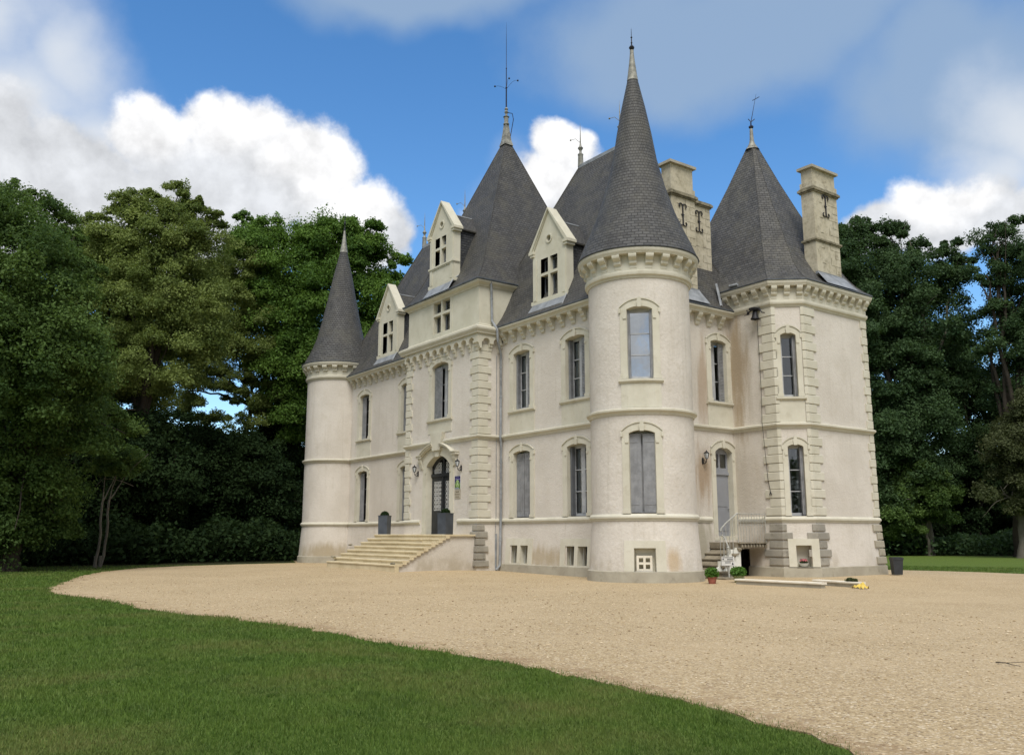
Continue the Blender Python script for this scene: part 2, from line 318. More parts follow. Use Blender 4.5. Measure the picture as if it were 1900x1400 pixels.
def mat_gravel():
    m, t, b, _ = newmat('gravel'); p = POS(t)
    v = N(t, 'ShaderNodeTexVoronoi'); t.links.new(p, v.inputs['Vector']); v.inputs['Scale'].default_value = 48.
    v2 = N(t, 'ShaderNodeTexVoronoi'); t.links.new(p, v2.inputs['Vector']); v2.inputs['Scale'].default_value = 17.
    s = N(t, 'ShaderNodeSeparateColor'); t.links.new(v.outputs['Color'], s.inputs[0])
    s2 = N(t, 'ShaderNodeSeparateColor'); t.links.new(v2.outputs['Color'], s2.inputs[0])
    c = MIX(t, s.outputs[0], c4((.345, .255, .138)), c4((.545, .428, .262)))
    c = MIX(t, M(t, 'MULTIPLY', SMOOTH(t, s.outputs[1], .80, .95), .7), c, c4((.74, .64, .48)))
    c = MIX(t, M(t, 'MULTIPLY', SMOOTH(t, s.outputs[2], .88, .97), .75), c, c4((.15, .105, .065)))
    c = MIX(t, M(t, 'MULTIPLY', SMOOTH(t, s2.outputs[0], .80, 1.), .30), c, c4((.24, .17, .10)))
    c = MIX(t, M(t, 'MULTIPLY', SMOOTH(t, v.outputs['Distance'], .40, .85), .40), c, c4((.26, .19, .105)))
    pt = SMOOTH(t, NOISE(t, p, .35, 6, .6), .35, .68)
    c = MIX(t, M(t, 'MULTIPLY', pt, .40), c, c4((.53, .415, .262)))
    rut = SMOOTH(t, NOISE(t, stretch(t, VM(t, 'ADD', p, VM(t, 'MULTIPLY', NOISE(t, p, .12, 2, .5, out=1), (3., 3., 0))), (.18, 1.1, 1.)), 1.1, 5, .55), .50, .70)
    c = MIX(t, M(t, 'MULTIPLY', rut, .28), c, c4((.40, .30, .175)))
    scuff = M(t, 'MULTIPLY', SMOOTH(t, NOISE(t, stretch(t, p, (1., 1.4, 1.)), 1.5, 8, .72), .57, .72), .5)
    c = MIX(t, scuff, c, c4((.255, .185, .115)))
    lit = M(t, 'MULTIPLY', SMOOTH(t, NOISE(t, p, 7., 6, .75), .60, .78), .35)
    c = MIX(t, lit, c, c4((.21, .135, .08)))
    ed = N(t, 'ShaderNodeAttribute', attribute_name='edge').outputs['Fac']
    mud = SMOOTH(t, M(t, 'ADD', M(t, 'MULTIPLY', ed, .36), NOISE(t, p, 2.3, 8, .75)), .72, .90)
    c = MIX(t, M(t, 'MULTIPLY', mud, .55), c, c4((.25, .165, .09)))
    t.links.new(c, b.inputs['Base Color']); b.inputs['Roughness'].default_value = .95; b.inputs['Specular IOR Level'].default_value = .15
    h = M(t, 'ADD', M(t, 'MULTIPLY', v.outputs['Distance'], -1.), M(t, 'MULTIPLY', NOISE(t, p, 5., 6, .7), 1.2))
    bump(t, b, h, .55, .02)
    return m
GRAVEL = mat_gravel()

# ------------------------------------------------------------------ mesh helpers
class MB:
    def __init__(s): s.v = []; s.f = []; s.uv = {}; s.mi = {}; s.m = 0
    def add(s, vs, fs, uvs=None):
        o = len(s.v); s.v += [tuple(map(float, p)) for p in vs]
        for k_, f in enumerate(fs):
            if s.m: s.mi[len(s.f)] = s.m
            if uvs: s.uv[len(s.f)] = uvs[k_]
            s.f.append(tuple(i+o for i in f))
        return s
    def box(s, x0, x1, y0, y1, z0, z1, P=None):
        vs = [(x, y, z) for z in (z0, z1) for y in (y0, y1) for x in (x0, x1)]
        if P: vs = [P(*v) for v in vs]
        return s.add(vs, [(0, 2, 3, 1), (4, 5, 7, 6), (0, 1, 5, 4), (2, 6, 7, 3), (0, 4, 6, 2), (1, 3, 7, 5)])
    def prism(s, poly, a, b, P):
        """poly: 2D points; P(i, j, depth) -> world; between depths a and b"""
        n = len(poly); vs = [P(x, y, a) for x, y in poly]+[P(x, y, b) for x, y in poly]
        fs = [tuple(range(n))[::-1], tuple(range(n, 2*n))]+[(i, (i+1) % n, n+(i+1) % n, n+i) for i in range(n)]
        return s.add(vs, fs)
    def lathe(s, prof, c, n=24, a0=0., a1=2*math.pi, cap=False, uv=False, uvr=None):
        full = abs(a1-a0-2*math.pi) < 1e-6; m = n if full else n+1
        vs = []; L = [0.]
        for i in range(1, len(prof)): L.append(L[-1]+math.hypot(prof[i][0]-prof[i-1][0], prof[i][1]-prof[i-1][1]))
        for (r, z) in prof:
            for k_ in range(m):
                a = a0+(a1-a0)*k_/n; vs.append((c[0]+r*math.cos(a), c[1]+r*math.sin(a), c[2]+z if len(c) > 2 else z))
        fs = []; uvs = []
        rm = uvr or max(p[0] for p in prof)*.6
        for i in range(len(prof)-1):
            for k_ in range(n):
                k2 = (k_+1) % m
                fs.append((i*m+k_, i*m+k2, (i+1)*m+k2, (i+1)*m+k_))
                A = (a1-a0)/n*rm
                uvs.append([(k_*A, L[i]), ((k_+1)*A, L[i]), ((k_+1)*A, L[i+1]), (k_*A, L[i+1])])
        if cap:
            fs.append(tuple(range((len(prof)-1)*m, len(prof)*m))); uvs.append([(0, 0)]*m)
        return s.add(vs, fs, uvs if uv else None)
    def tube(s, pts, r, n=6, r2=None):
        pts = [Vector(p) for p in pts]; vs = []; ref = None
        for i, p in enumerate(pts):
            d = (pts[min(i+1, len(pts)-1)]-pts[max(i-1, 0)]).normalized()
            if ref is None:
                ref = d.orthogonal().normalized()
            ref = (ref-d*ref.dot(d)).normalized(); q = d.cross(ref)
            rr = r if r2 is None else r+(r2-r)*i/(len(pts)-1)
            if isinstance(r, (list, tuple)): rr = r[i]
            vs += [p+(ref*math.cos(2*math.pi*k_/n)+q*math.sin(2*math.pi*k_/n))*rr for k_ in range(n)]
        fs = [(i*n+k_, i*n+(k_+1) % n, (i+1)*n+(k_+1) % n, (i+1)*n+k_) for i in range(len(pts)-1) for k_ in range(n)]
        fs += [tuple(range(n))[::-1], tuple(range((len(pts)-1)*n, len(pts)*n))]
        return s.add(vs, fs)
    def sweep(s, path, prof, caps=True):
        """closed profile (offset outward to the right of the path, z) along a mitred plan path"""
        off = miter(path); n = len(prof); vs = []
        for (p, m_) in zip(path, off):
            for (o_, z) in prof: vs.append((p[0]+m_[0]*o_, p[1]+m_[1]*o_, z))
        fs = []
        for i in range(len(path)-1):
            for j in range(n):
                j2 = (j+1) % n; fs.append((i*n+j, i*n+j2, (i+1)*n+j2, (i+1)*n+j))
        if caps: fs += [tuple(range(n))[::-1], tuple(range((len(path)-1)*n, len(path)*n))]
        return s.add(vs, fs)
    def ball(s, c, r, n=10, sz=1.):
        prof = [(max(1e-4, r*math.sin(math.pi*i/n)), -r*sz*math.cos(math.pi*i/n)) for i in range(n+1)]
        return s.lathe(prof, c, n*2 if n < 8 else 14)
def miter(path, closed=False):
    out = []; n = len(path)
    def nrm(a, b):
        dx, dy = b[0]-a[0], b[1]-a[1]; l = math.hypot(dx, dy); return (dy/l, -dx/l)
    for i in range(n):
        if closed: a = nrm(path[i-1], path[i]); b = nrm(path[i], path[(i+1) % n])
        else:
            a = nrm(path[i-1], path[i]) if i else nrm(path[0], path[1])
            b = nrm(path[i], path[i+1]) if i < n-1 else a
        mx, my = a[0]+b[0], a[1]+b[1]; l2 = (mx*mx+my*my)/2
        out.append((mx/l2, my/l2) if l2 > 1e-6 else a)
    return out
WLOC = {}
def link(o, parent):
    col.objects.link(o)
    if parent is not None:
        o.parent = parent
        if parent in WLOC: o.matrix_parent_inverse = Matrix.Translation(-WLOC[parent])
    return o
def build(name, mb, mats, parent=None, smooth=False, label=None, cat=None, group=None, kind=None, sharp=40):
    me = bpy.data.meshes.new(name); me.from_pydata(mb.v, [], mb.f)
    mats = mats if isinstance(mats, (list, tuple)) else [mats]
    for m in mats: me.materials.append(m)
    for i, k_ in mb.mi.items(): me.polygons[i].material_index = k_
    if mb.uv:
        ul = me.uv_layers.new(name='UVMap'); 
        for i, q in mb.uv.items():
            for li, c in zip(me.polygons[i].loop_indices, q): ul.data[li].uv = c
    if smooth:
        me.polygons.foreach_set('use_smooth', [True]*len(me.polygons))
        try: me.set_sharp_from_angle(angle=R(sharp))
        except Exception: pass
    o = bpy.data.objects.new(name, me); link(o, parent); tag(o, label, cat, group, kind)
    return o
def tag(o, label=None, cat=None, group=None, kind=None):
    if label: o['label'] = label
    if cat: o['category'] = cat
    if group: o['group'] = group
    if kind: o['kind'] = kind
    return o
def empty(name, loc, label, cat, group=None):
    o = bpy.data.objects.new(name, None); o.location = loc; o.empty_display_size = .3
    col.objects.link(o); WLOC[o] = Vector(loc); tag(o, label, cat, group); return o

# frames of reference on a wall: x to the viewer's right, d outward, z up
def flat(o, n):
    n = np.array(n, float)/np.hypot(*n); x = np.array([-n[1], n[0]])
    return lambda a, d, z: (o[0]+x[0]*a+n[0]*d, o[1]+x[1]*a+n[1]*d, z)
def curved(c, rad, ang):
    return lambda a, d, z: (c[0]+(rad+d)*math.cos(ang+a/rad), c[1]+(rad+d)*math.sin(ang+a/rad), z)

# ------------------------------------------------------------------ ground
def gz(x, y): return .16*math.exp(-(((x+16.3)/4.2)**2+((y+3.0)/3.2)**2)*.9)
def sheet(name, pts, z, mat, kind='structure', sub=None):
    mb = MB(); mb.add([(p[0], p[1], z) for p in pts], [tuple(range(len(pts)))]); return build(name, mb, mat, kind=kind)
# the lawn is the base sheet out to the horizon; woodland floor and gravel lie on it
mb = MB(); mb.add([(-900, -900, -.012), (900, -900, -.012), (900, 900, -.012), (-900, 900, -.012)], [(0, 1, 2, 3)])
build('lawn', mb, LAWN, kind='structure')
edge_px = [(1670,1470),(1600,1400),(1500,1360),(1400,1332),(1300,1305),(1200,1282),(1100,1260),(1000,1240),(900,1220),(800,1205),(700,1190),(630,1176),(560,1163),(480,1152),(400,1142),(350,1139),(300,1132),(260,1128),(225,1118),(190,1112),(150,1107),(110,1101),(92,1096),(100,1087),(120,1079),(150,1068),(190,1060),(260,1053),(350,1049),(450,1046),(550,1043.5)]
EDGE = [tuple(ground(x, y)[:2]) for x, y in edge_px]
def wiggle(P, amp=.17):
    out = []
    for i in range(len(P)-1):
        a, b = np.array(P[i]), np.array(P[i+1]); n = max(2, int(np.linalg.norm(b-a)/.18))
        for k_ in range(n):
            out.append(a+(b-a)*k_/n+rng.normal(0, amp*.35, 2)*(.4+.6*abs(math.sin(i*1.7+k_*.9))))
    out.append(np.array(P[-1])); return [tuple(p) for p in out]
EDGEW = wiggle(EDGE)
RIGHT = [tuple(ground(x, y)[:2]) for x, y in ((1640,1056.5),(1670,1057),(1740,1058.5),(1820,1061),(1900,1064),(1990,1068))]
GPOLY = EDGEW+[(-40., 2.), (-40., 14.), (-14., 13.5)]+RIGHT+[(8., 16.), (26., 4.), (30., -12.), (22., -24.)]
def inpoly(P, x, y):
    P = np.array(P); ins = np.zeros(len(x), bool); j = len(P)-1
    for i in range(len(P)):
        xi, yi = P[i]; xj, yj = P[j]
        c = ((yi > y) != (yj > y)) & (x < (xj-xi)*(y-yi)/(yj-yi+1e-12)+xi)
        ins ^= c; j = i
    return ins
# gravel: boundary polygon triangulated on a grid so that it can swell gently towards the steps
import bmesh
bm = bmesh.new()
vs = [bm.verts.new((p[0], p[1], 0)) for p in GPOLY]; f = bm.faces.new(vs)
bmesh.ops.triangulate(bm, faces=[f])
for k_ in np.arange(-42, 32, .5):
    bmesh.ops.bisect_plane(bm, geom=bm.verts[:]+bm.edges[:]+bm.faces[:], plane_co=(k_, 0, 0), plane_no=(1, 0, 0))
for k_ in np.arange(-24, 17, .5):
    bmesh.ops.bisect_plane(bm, geom=bm.verts[:]+bm.edges[:]+bm.faces[:], plane_co=(0, k_, 0), plane_no=(0, 1, 0))
for v in bm.verts: v.co.z = gz(v.co.x, v.co.y)
bm.normal_update()
for f in bm.faces:
    if f.normal.z < 0: f.normal_flip()
for e in [e for e in bm.edges if e.is_boundary]:      # the bed's own edge goes down into the turf
    a, b = e.verts; a2 = bm.verts.new(a.co-Vector((0, 0, .04))); b2 = bm.verts.new(b.co-Vector((0, 0, .04))); bm.faces.new((a, b, b2, a2))
me = bpy.data.meshes.new('gravel_drive'); bm.to_mesh(me); bm.free(); me.materials.append(GRAVEL)
ev = np.array([v.co[:2] for v in me.vertices]); EA = np.array(EDGEW)
dist = np.full(len(ev), 9.)
for i in range(0, len(EA), 1): dist = np.minimum(dist, np.hypot(ev[:, 0]-EA[i, 0], ev[:, 1]-EA[i, 1]))
ea = me.attributes.new('edge', 'FLOAT', 'POINT'); ea.data.foreach_set('value', np.exp(-dist/1.1).astype(np.float32))
go = bpy.data.objects.new('gravel_drive', me); col.objects.link(go); tag(go, kind='structure')
# woodland floor, left behind the drive and right behind the far lawn
A_ = [tuple(ground(x, y)[:2]) for x, y in ((-500,1085),(0,1064),(100,1061),(190,1057),(350,1048),(550,1042.5))]
sheet('woodland_floor', A_+[(-44, 2.), (-120, 60), (-140, -60), (-50, -60)], -.006, SHADED_LITTER)
B_ = [tuple(ground(x, y)[:2]) for x, y in ((1560,1029),(1900,1031),(2200,1033))]
sheet('woodland_floor', B_+[(60, 120), (-60, 160), (-70, 60)], -.006, SHADED_LITTER)

# grass blades: dense near the camera, thinning with distance, kept off the gravel
def grass(name, n, Dmin, Dmax, half, hscale):
    u = rng.random(n); D = Dmin*(Dmax/Dmin)**u
    ang = HEAD+math.pi/2+rng.uniform(-half, half, n)
    x = CAM[0]+D*np.cos(ang); y = CAM[1]+D*np.sin(ang)
    ok = ~inpoly(GPOLY, x+rng.normal(0, .085, n)*(.4+np.abs(np.sin(x*3.1+y*1.3))), y+rng.normal(0, .085, n)*(.4+np.abs(np.sin(y*2.7-x)))); x, y, D = x[ok], y[ok], D[ok]; n = len(x)
    tuft = np.sin(x*2.1+1.3*np.sin(y*1.7))*np.sin(y*2.6+x*.7)
    h = (.020+.022*rng.random(n)+.007*tuft)*hscale*np.clip(.8+D/30, .9, 1.6); w = (.0022+.0016*rng.random(n))*np.clip(D/6, 1, 5)
    a = rng.uniform(0, 2*np.pi, n); lean = rng.normal(0, .55, n); la = rng.uniform(0, 2*np.pi, n)
    bx, by = np.cos(a)*w, np.sin(a)*w
    z0 = np.full(n, -.012)
    tip = np.stack([x+np.cos(la)*h*lean, y+np.sin(la)*h*lean, z0+h], 1)
    V = np.empty((n, 3, 3)); V[:, 0] = np.stack([x-bx, y-by, z0], 1); V[:, 1] = np.stack([x+bx, y+by, z0], 1); V[:, 2] = tip
    me = bpy.data.meshes.new(name); tris(me, V.reshape(-1, 3), 3, np.clip(rng.normal(.5, .22, n)+.16*tuft, 0, 1))
    me.materials.append(GRASS); o = bpy.data.objects.new(name, me); col.objects.link(o)
    return tag(o, 'short mown green lawn grass in front of the pale gravel drive', 'grass', kind='stuff')
def tris(me, V, k_, tone):
    nf = len(V)//k_
    me.vertices.add(len(V)); me.vertices.foreach_set('co', V.astype(np.float32).ravel())
    me.loops.add(len(V)); me.loops.foreach_set('vertex_index', np.arange(len(V), dtype=np.int32))
    me.polygons.add(nf); me.polygons.foreach_set('loop_start', np.arange(0, len(V), k_, dtype=np.int32)); me.polygons.foreach_set('loop_total', np.full(nf, k_, np.int32))
    at_ = me.attributes.new('tone', 'FLOAT', 'FACE'); at_.data.foreach_set('value', tone.astype(np.float32))
    me.update(calc_edges=True)
grass('lawn_grass', 760000, 3.2, 45, R(36), 1.0)

# loose pebbles on the drive and a fallen twig
def pebbles(n):
    u = rng.random(n); D = 5.*(34/5.)**u; ang = HEAD+math.pi/2+rng.uniform(-R(40), R(36), n)
    x = CAM[0]+D*np.cos(ang); y = CAM[1]+D*np.sin(ang); ok = inpoly(EDGEW+[(-20., -2.), (30., -6.), (22., -24.)], x, y); x, y, D = x[ok], y[ok], D[ok]; n = len(x)
    r = (.004+.009*rng.random(n)**3)*np.clip(D/9, .8, 1.8); a = rng.uniform(0, 6.28, n)
    oc = np.array([(1, 0, 0), (0, 1, 0), (-1, 0, 0), (0, -1, 0), (0, 0, 1), (0, 0, -1)], float)
    F_ = [(0, 1, 4), (1, 2, 4), (2, 3, 4), (3, 0, 4), (1, 0, 5), (2, 1, 5), (3, 2, 5), (0, 3, 5)]
    q = oc[None]*(r[:, None, None]*np.stack([1+.6*rng.random(n), .7+.5*rng.random(n), .45+.3*rng.random(n)], 1)[:, None, :])
    c, s_ = np.cos(a)[:, None], np.sin(a)[:, None]
    V = np.stack([x[:, None]+q[:, :, 0]*c-q[:, :, 1]*s_, y[:, None]+q[:, :, 0]*s_+q[:, :, 1]*c, q[:, :, 2]+r[:, None]*.4+np.array([gz(a_, b_) for a_, b_ in zip(x, y)])[:, None]], 2)
    T_ = V[:, np.array(F_), :].reshape(-1, 3); tone = np.repeat(rng.random(n), 8)
    me = bpy.data.meshes.new('loose_pebbles'); tris(me, T_, 3, tone); me.materials.append(PEBBLE)
    o = bpy.data.objects.new('loose_pebbles', me); col.objects.link(o); tag(o, 'loose pale and brown pebbles lying on the gravel drive', 'pebbles', kind='stuff')
pebbles(26000)

# ------------------------------------------------------------------ the chateau
CH = empty('chateau', (-16.4, 3.5, 0), 'large pale roughcast chateau with slate roofs, round corner towers and stone dormers', 'chateau')
BATTER = .14
def off(z): return BATTER*(1-z/1.9) if z < 1.9 else 0.
OUT = [(-28.6, 6.6), (-28.6, 0.), (-19.29, 0.), (-19.29, -1.07), (-13.58, -1.07), (-13.58, 0.), (-6.43, 0.), (-6.43, 5.44), (-4.465, 5.44),
       (-3.746, 6.28), (-3.746, 10.15), (-4.465, 11.0), (-6.43, 11.0), (-10.3, 11.0), (-10.3, 6.6)]
OM = miter(OUT, True)
TOPS = [9.5, 9.5, 9.5, 9.5, 9.5, 9.5, 9.5, 10.3, 10.3, 10.3, 10.3, 10.3, 10.3, 9.5, 9.5]
def wallseg(mb, i, holes):
    p, q = OUT[i], OUT[(i+1) % len(OUT)]; mp, mq = OM[i], OM[(i+1) % len(OM)]
    L = math.hypot(q[0]-p[0], q[1]-p[1]); top = TOPS[i]
    ss = sorted(set([0., L]+[h[0] for h in holes]+[h[1] for h in holes])); zz = sorted(set([-.1, 1.9, top]+[h[2] for h in holes]+[h[3] for h in holes]))
    def pt(s, z):
        t = s/L; o = off(z)
        return (p[0]+mp[0]*o+(q[0]+mq[0]*o-p[0]-mp[0]*o)*t, p[1]+mp[1]*o+(q[1]+mq[1]*o-p[1]-mp[1]*o)*t, z)
    for a, b in zip(ss, ss[1:]):
        for c, d in zip(zz, zz[1:]):
            m_, n_ = (a+b)/2, (c+d)/2
            if any(h[0] < m_ < h[1] and h[2] < n_ < h[3] for h in holes): continue
            mb.add([pt(a, c), pt(b, c), pt(b, d), pt(a, d)], [(0, 1, 2, 3)])
def segframe(i):
    p, q = OUT[i], OUT[(i+1) % len(OUT)]; L = math.hypot(q[0]-p[0], q[1]-p[1])
    n = ((q[1]-p[1])/L, -(q[0]-p[0])/L); return flat(p, n)
holes = {i: [] for i in range(len(OUT))}

def arcs(w, zs, rise, n=10):
    """points of a segmental arch from left to right"""
    return [(-w/2*math.cos(math.pi*k_/n) if False else -w/2+w*k_/n, zs+rise*(1-abs((2*k_/n)-1)**2.3)) for k_ in range(n+1)]
def surround(P, cx, w, z0, zs, rise, jw=.25, top=.24, depth=.40, proud=.035, n=12, low=0.):
    mb = MB(); W = w+2*jw
    inn = [(-w/2, z0), (-w/2, (z0+zs)/2)]+arcs(w, zs, rise, n)+[(w/2, (z0+zs)/2), (w/2, z0)]
    outt = [(-W/2, z0), (-W/2, (z0+zs)/2)]+[(x, z) for x, z in arcs(W, zs+(rise*.75 if rise else top), rise*.25+top if rise else 0, n)]+[(W/2, (z0+zs)/2), (W/2, z0)]
    m_ = len(inn); vs = []
    for d in (proud, -.10):
        vs += [P(cx+x, d, z) for x, z in outt]
    vs += [P(cx+x, proud, z) for x, z in inn]+[P(cx+x, -depth, z) for x, z in inn]
    fs = []
    for i in range(m_-1):
        fs.append((i, 2*m_+i, 2*m_+i+1, i+1)); fs.append((m_+i, i, i+1, m_+i+1)); fs.append((2*m_+i, 3*m_+i, 3*m_+i+1, 2*m_+i+1))
    fs.append((0, m_, 3*m_, 2*m_)); fs.append((m_-1, 3*m_-1, 4*m_-1, 2*m_-1))
    mb.add(vs, fs)
    if rise:                                    # hood mould, keystone and ears
        a = [(x, z) for x, z in arcs(W+.03, zs+rise*.75+.004, rise*.25+top, n)]
        for i in range(n):
            (x0, z0_), (x1, z1_) = a[i], a[i+1]
            mb.add([P(cx+x, d, z+dz) for x, z in ((x0, z0_), (x1, z1_)) for d, dz in ((proud-.01, -.012), (proud+.030, -.012), (proud+.030, .028), (proud-.01, .028))],
                   [(0, 1, 5, 4), (1, 2, 6, 5), (2, 3, 7, 6), (3, 0, 4, 7)])
        zt = zs+rise; kw = .07
        mb.prism([(-kw*.8, zt-.03), (kw*.8, zt-.03), (kw*1.2, zt+top*.6), (kw*.5, zt+top+.03), (0, zt+top+.06), (-kw*.5, zt+top+.03), (-kw*1.2, zt+top*.6)], proud+.003, proud+.040, lambda x, z, d: P(cx+x, d, z))
        for s in (-1, 1):
            mb.box(cx+s*W/2-.035, cx+s*W/2+.035, -.05, proud+.03, zs-.10, zs+.05, P=lambda x, d, z: P(x, d, z))
            mb.box(cx+s*(w/2+.06)-.05, cx+s*(w/2+.06)+.05, .0, proud+.025, zs-.30, zs-.22, P=lambda x, d, z: P(x, d, z))
        for s in (-1, 1):
            mb.box(cx+s*(w/2+jw/2)-jw/2-.015, cx+s*(w/2+jw/2)+jw/2+.015, -.04, proud+.03, z0+.003, z0+.11, P=lambda x, d, z: P(x, d, z))
    return mb
def leaf_box(mb, P, x0, x1, d0, d1, z0, z1, louvre):
    """a shutter stack lying along d (folded) or x (closed)"""
    mb.box(x0, x1, d0, d1, z0, z1, P=P)
def window(P, PF, cx, w, z0, zs, rise, style, sill=True, apron=0., curtain=False, jw=.25, label=None, single=False):
    """P: frame of the wall surface (maybe curved), PF: flat frame for joinery"""
    top = zs+rise; fr = MB(); d = -.31; t_ = .055
    hw = w/2
    def bar(x0, x1, za, zb, dd=0.): fr.box(cx+x0, cx+x1, d-.03+dd, d+.03+dd, za, zb, P=PF)
    zb = z0+.02; zt = zs+.02 if rise else top
    bar(-hw, -hw+t_, zb, top); bar(hw-t_, hw, zb, top); bar(-hw+t_, hw-t_, zb, zb+.09); bar(-hw+t_, hw-t_, zt-.07, top)
    if not single: bar(-.055, .055, zb+.09, zt-.07, .012)
    hgt = zt-.07-zb-.09
    for s in (-1, 1):
        x0, x1 = (-hw+t_, -.055) if s < 0 else (.055, hw-t_)
        if single:
            if s < 0: continue
            x0 = -hw+t_
        bar(x0, x0+.045, zb+.09, zt-.07, .006); bar(x1-.045, x1, zb+.09, zt-.07, .006)
        for q in (1/3, 2/3): bar(x0+.045, x1-.045, zb+.09+hgt*q-.015, zb+.09+hgt*q+.015, .004)
    wo = build('window', fr, FRAMEPAINT, CH, label=label)
    pn = MB()
    for s in (-1, 1):
        x0, x1 = (-hw+t_, -.055) if s < 0 else (.055, hw-t_)
        if single:
            if s < 0: continue
            x0 = -hw+t_
        pn.add([PF(cx+x, d, z) for x, z in ((x0, zb+.09), (x1, zb+.09), (x1, zt-.07), (x0, zt-.07))], [(0, 1, 2, 3)])
    build('pane', pn, GLASS_SKY if single == 'mirror' else GLASS, wo)
    build('stone_surround', surround(P, cx, w, z0, zs, rise, jw), STONE, wo, smooth=True, sharp=25)
    if sill:
        sl = MB(); W = w+2*jw+.14; ns = 6
        for k_ in range(ns):
            a, b = -W/2+W*k_/ns, -W/2+W*(k_+1)/ns
            sl.add([P(cx+x, dd, z) for x in (a, b) for dd, z in ((-.3, z0+.01), (.10, z0-.01), (.10, z0-.075), (.05, z0-.13), (-.02, z0-.13))],
                   [(0, 1, 6, 5), (1, 2, 7, 6), (2, 3, 8, 7), (3, 4, 9, 8)]+([(0, 4, 3, 2, 1)] if k_ == 0 else [])+([(5, 6, 7, 8, 9)] if k_ == ns-1 else []))
        if apron:
            W2 = W-.12
            for k_ in range(ns):
                a, b = -W2/2+W2*k_/ns, -W2/2+W2*(k_+1)/ns
                sl.add([P(cx+x, dd, z) for x in (a, b) for dd, z in ((.022, z0-.13), (.022, apron), (-.02, apron), (-.02, z0-.13))],
                       [(0, 1, 5, 4), (1, 2, 6, 5)]+([(0, 3, 2, 1)] if k_ == 0 else [])+([(4, 5, 6, 7)] if k_ == ns-1 else []))
        build('sill', sl, STONE, wo)
    if curtain:
        cu = MB(); n = 28
        for a0, a1 in ((-hw+.08, -.28*hw), (.28*hw, hw-.08)):
            vs = []
            for k_ in range(n+1):
                x = a0+(a1-a0)*k_/n; dd = d-.12+.03*math.sin(k_*1.9)+.012*math.sin(k_*.7)
                vs += [PF(cx+x, dd, zb+.1), PF(cx+x, dd, zt-.1)]
            cu.add(vs, [(2*i, 2*i+2, 2*i+3, 2*i+1) for i in range(n)])
        build('curtain', cu, CURTAIN, wo, smooth=True)
    # shutters: closed leaves, or folded back on the reveals
    za, zc = z0+.03, zs-.01
    def closed(x0, x1, flip, dd=-.13, lv=False, thick=.035):
        mb = MB(); mb.box(cx+x0, cx+x1, dd-thick, dd, za, zc, P=PF)
        nb = max(1, int(round((x1-x0)/.12)))
        if lv:
            for k_ in range(int((zc-za-.2)/.055)):
                zz_ = za+.1+.055*k_
                mb.add([PF(cx+x, q, z) for x in (x0+.03, x1-.03) for q, z in ((dd+.001, zz_+.05), (dd+.022, zz_+.012), (dd+.001, zz_+.004))], [(0, 1, 4, 3), (1, 2, 5, 4), (0, 2, 1), (3, 4, 5)])
        else:
            for k_ in range(1, nb):
                x = x0+(x1-x0)*k_/nb; mb.box(cx+x-.006, cx+x+.006, dd-.001, dd+.006, za+.02, zc-.02, P=PF)
            for z in (za+.25, zc-.25): mb.box(cx+x0+.01, cx+x0+(x1-x0)*.75 if not flip else cx+x1-.01, dd-.001, dd+.01, z-.018, z+.018, P=PF)
        build('shutter', mb, GREYPAINT, wo)
    def folded(s, wide=.085, lv=True):
        mb = MB(); x0 = s*(hw-.006); x1 = s*(hw-.006-wide); xa, xb = min(x0, x1), max(x0, x1)
        for k_ in range(2):
            ya = xa+(xb-xa)*(.05+.5*k_); yb = ya+(xb-xa)*.42
            mb.box(cx+ya, cx+yb, d+.045, -.115, za, zc, P=PF)
        if lv:
            xi = x1
            for k_ in range(int((zc-za-.2)/.06)):
                zz_ = za+.1+.06*k_
                mb.box(cx+min(xi, xi-s*.012), cx+max(xi, xi-s*.012), d+.07, -.135, zz_, zz_+.03, P=PF)
        build('shutter', mb, GREYPAINT if lv else GREYDARK, wo)
    if style == 'closed': closed(-hw+.01, -.008, False); closed(.012, hw-.01, True)
    elif style == 'ajar':
        closed(-hw+.01, -.035, False); closed(.02, hw-.01, True, dd=-.105)
    elif style == 'open': folded(-1); folded(1)
    elif style == 'rightstack': folded(1, .10)
    elif style == 'solidopen': folded(-1, .10, False); folded(1, .10, False)
    elif style == 'right': closed(hw*.38, hw-.01, True, lv=True, dd=-.12); folded(-1)
    elif style == 'left': closed(-hw+.01, -hw*.12, True, lv=True, dd=-.12); folded(1)
    elif style == 'leftdark': closed(-hw+.01, -hw*.22, False, dd=-.13); folded(1)
    return wo
def add_window(i, s, w, z0, zs, rise, style, **kw):
    P = segframe(i); holes[i].append((s-w/2-.02, s+w/2+.02, z0-.002, zs+rise)); return window(P, P, s, w, z0, zs, rise, style, **kw)
UP, UPS, RISE = 6.20, 8.42, .09
LO, LOS = 2.05, 4.50
# right wing (segment 5), s measured from u=-13.58
add_window(5, 1.43, 1.06, UP, UPS, RISE, 'right', apron=5.28, curtain=True, label='upper window with one louvred shutter leaf half closed')
add_window(5, 4.66, 1.08, UP, UPS, RISE, 'right', apron=5.28, curtain=True)
add_window(5, 1.43, 1.06, LO, LOS, RISE, 'ajar', sill=False, label='ground floor window with its plain grey shutters nearly shut')
add_window(5, 4.68, 1.06, LO, LOS, RISE, 'solidopen', sill=False, curtain=True)
# left wing (segment 1), s from u=-28.6
add_window(1, 2.95, 1.04, UP, UPS, RISE, 'leftdark', apron=5.28)
add_window(1, 7.35, 1.04, UP, UPS, RISE, 'left', apron=5.28)
add_window(1, 2.95, 1.04, LO, LOS, RISE, 'leftdark', sill=False)
add_window(1, 7.40, 1.04, LO, LOS, RISE, 'open', sill=False)
# entrance bay (segment 3), s from u=-19.29
add_window(3, 2.82, 1.34, UP, UPS+.02, .16, 'left', apron=5.60, label='wide upper window over the door with a louvred leaf closed')
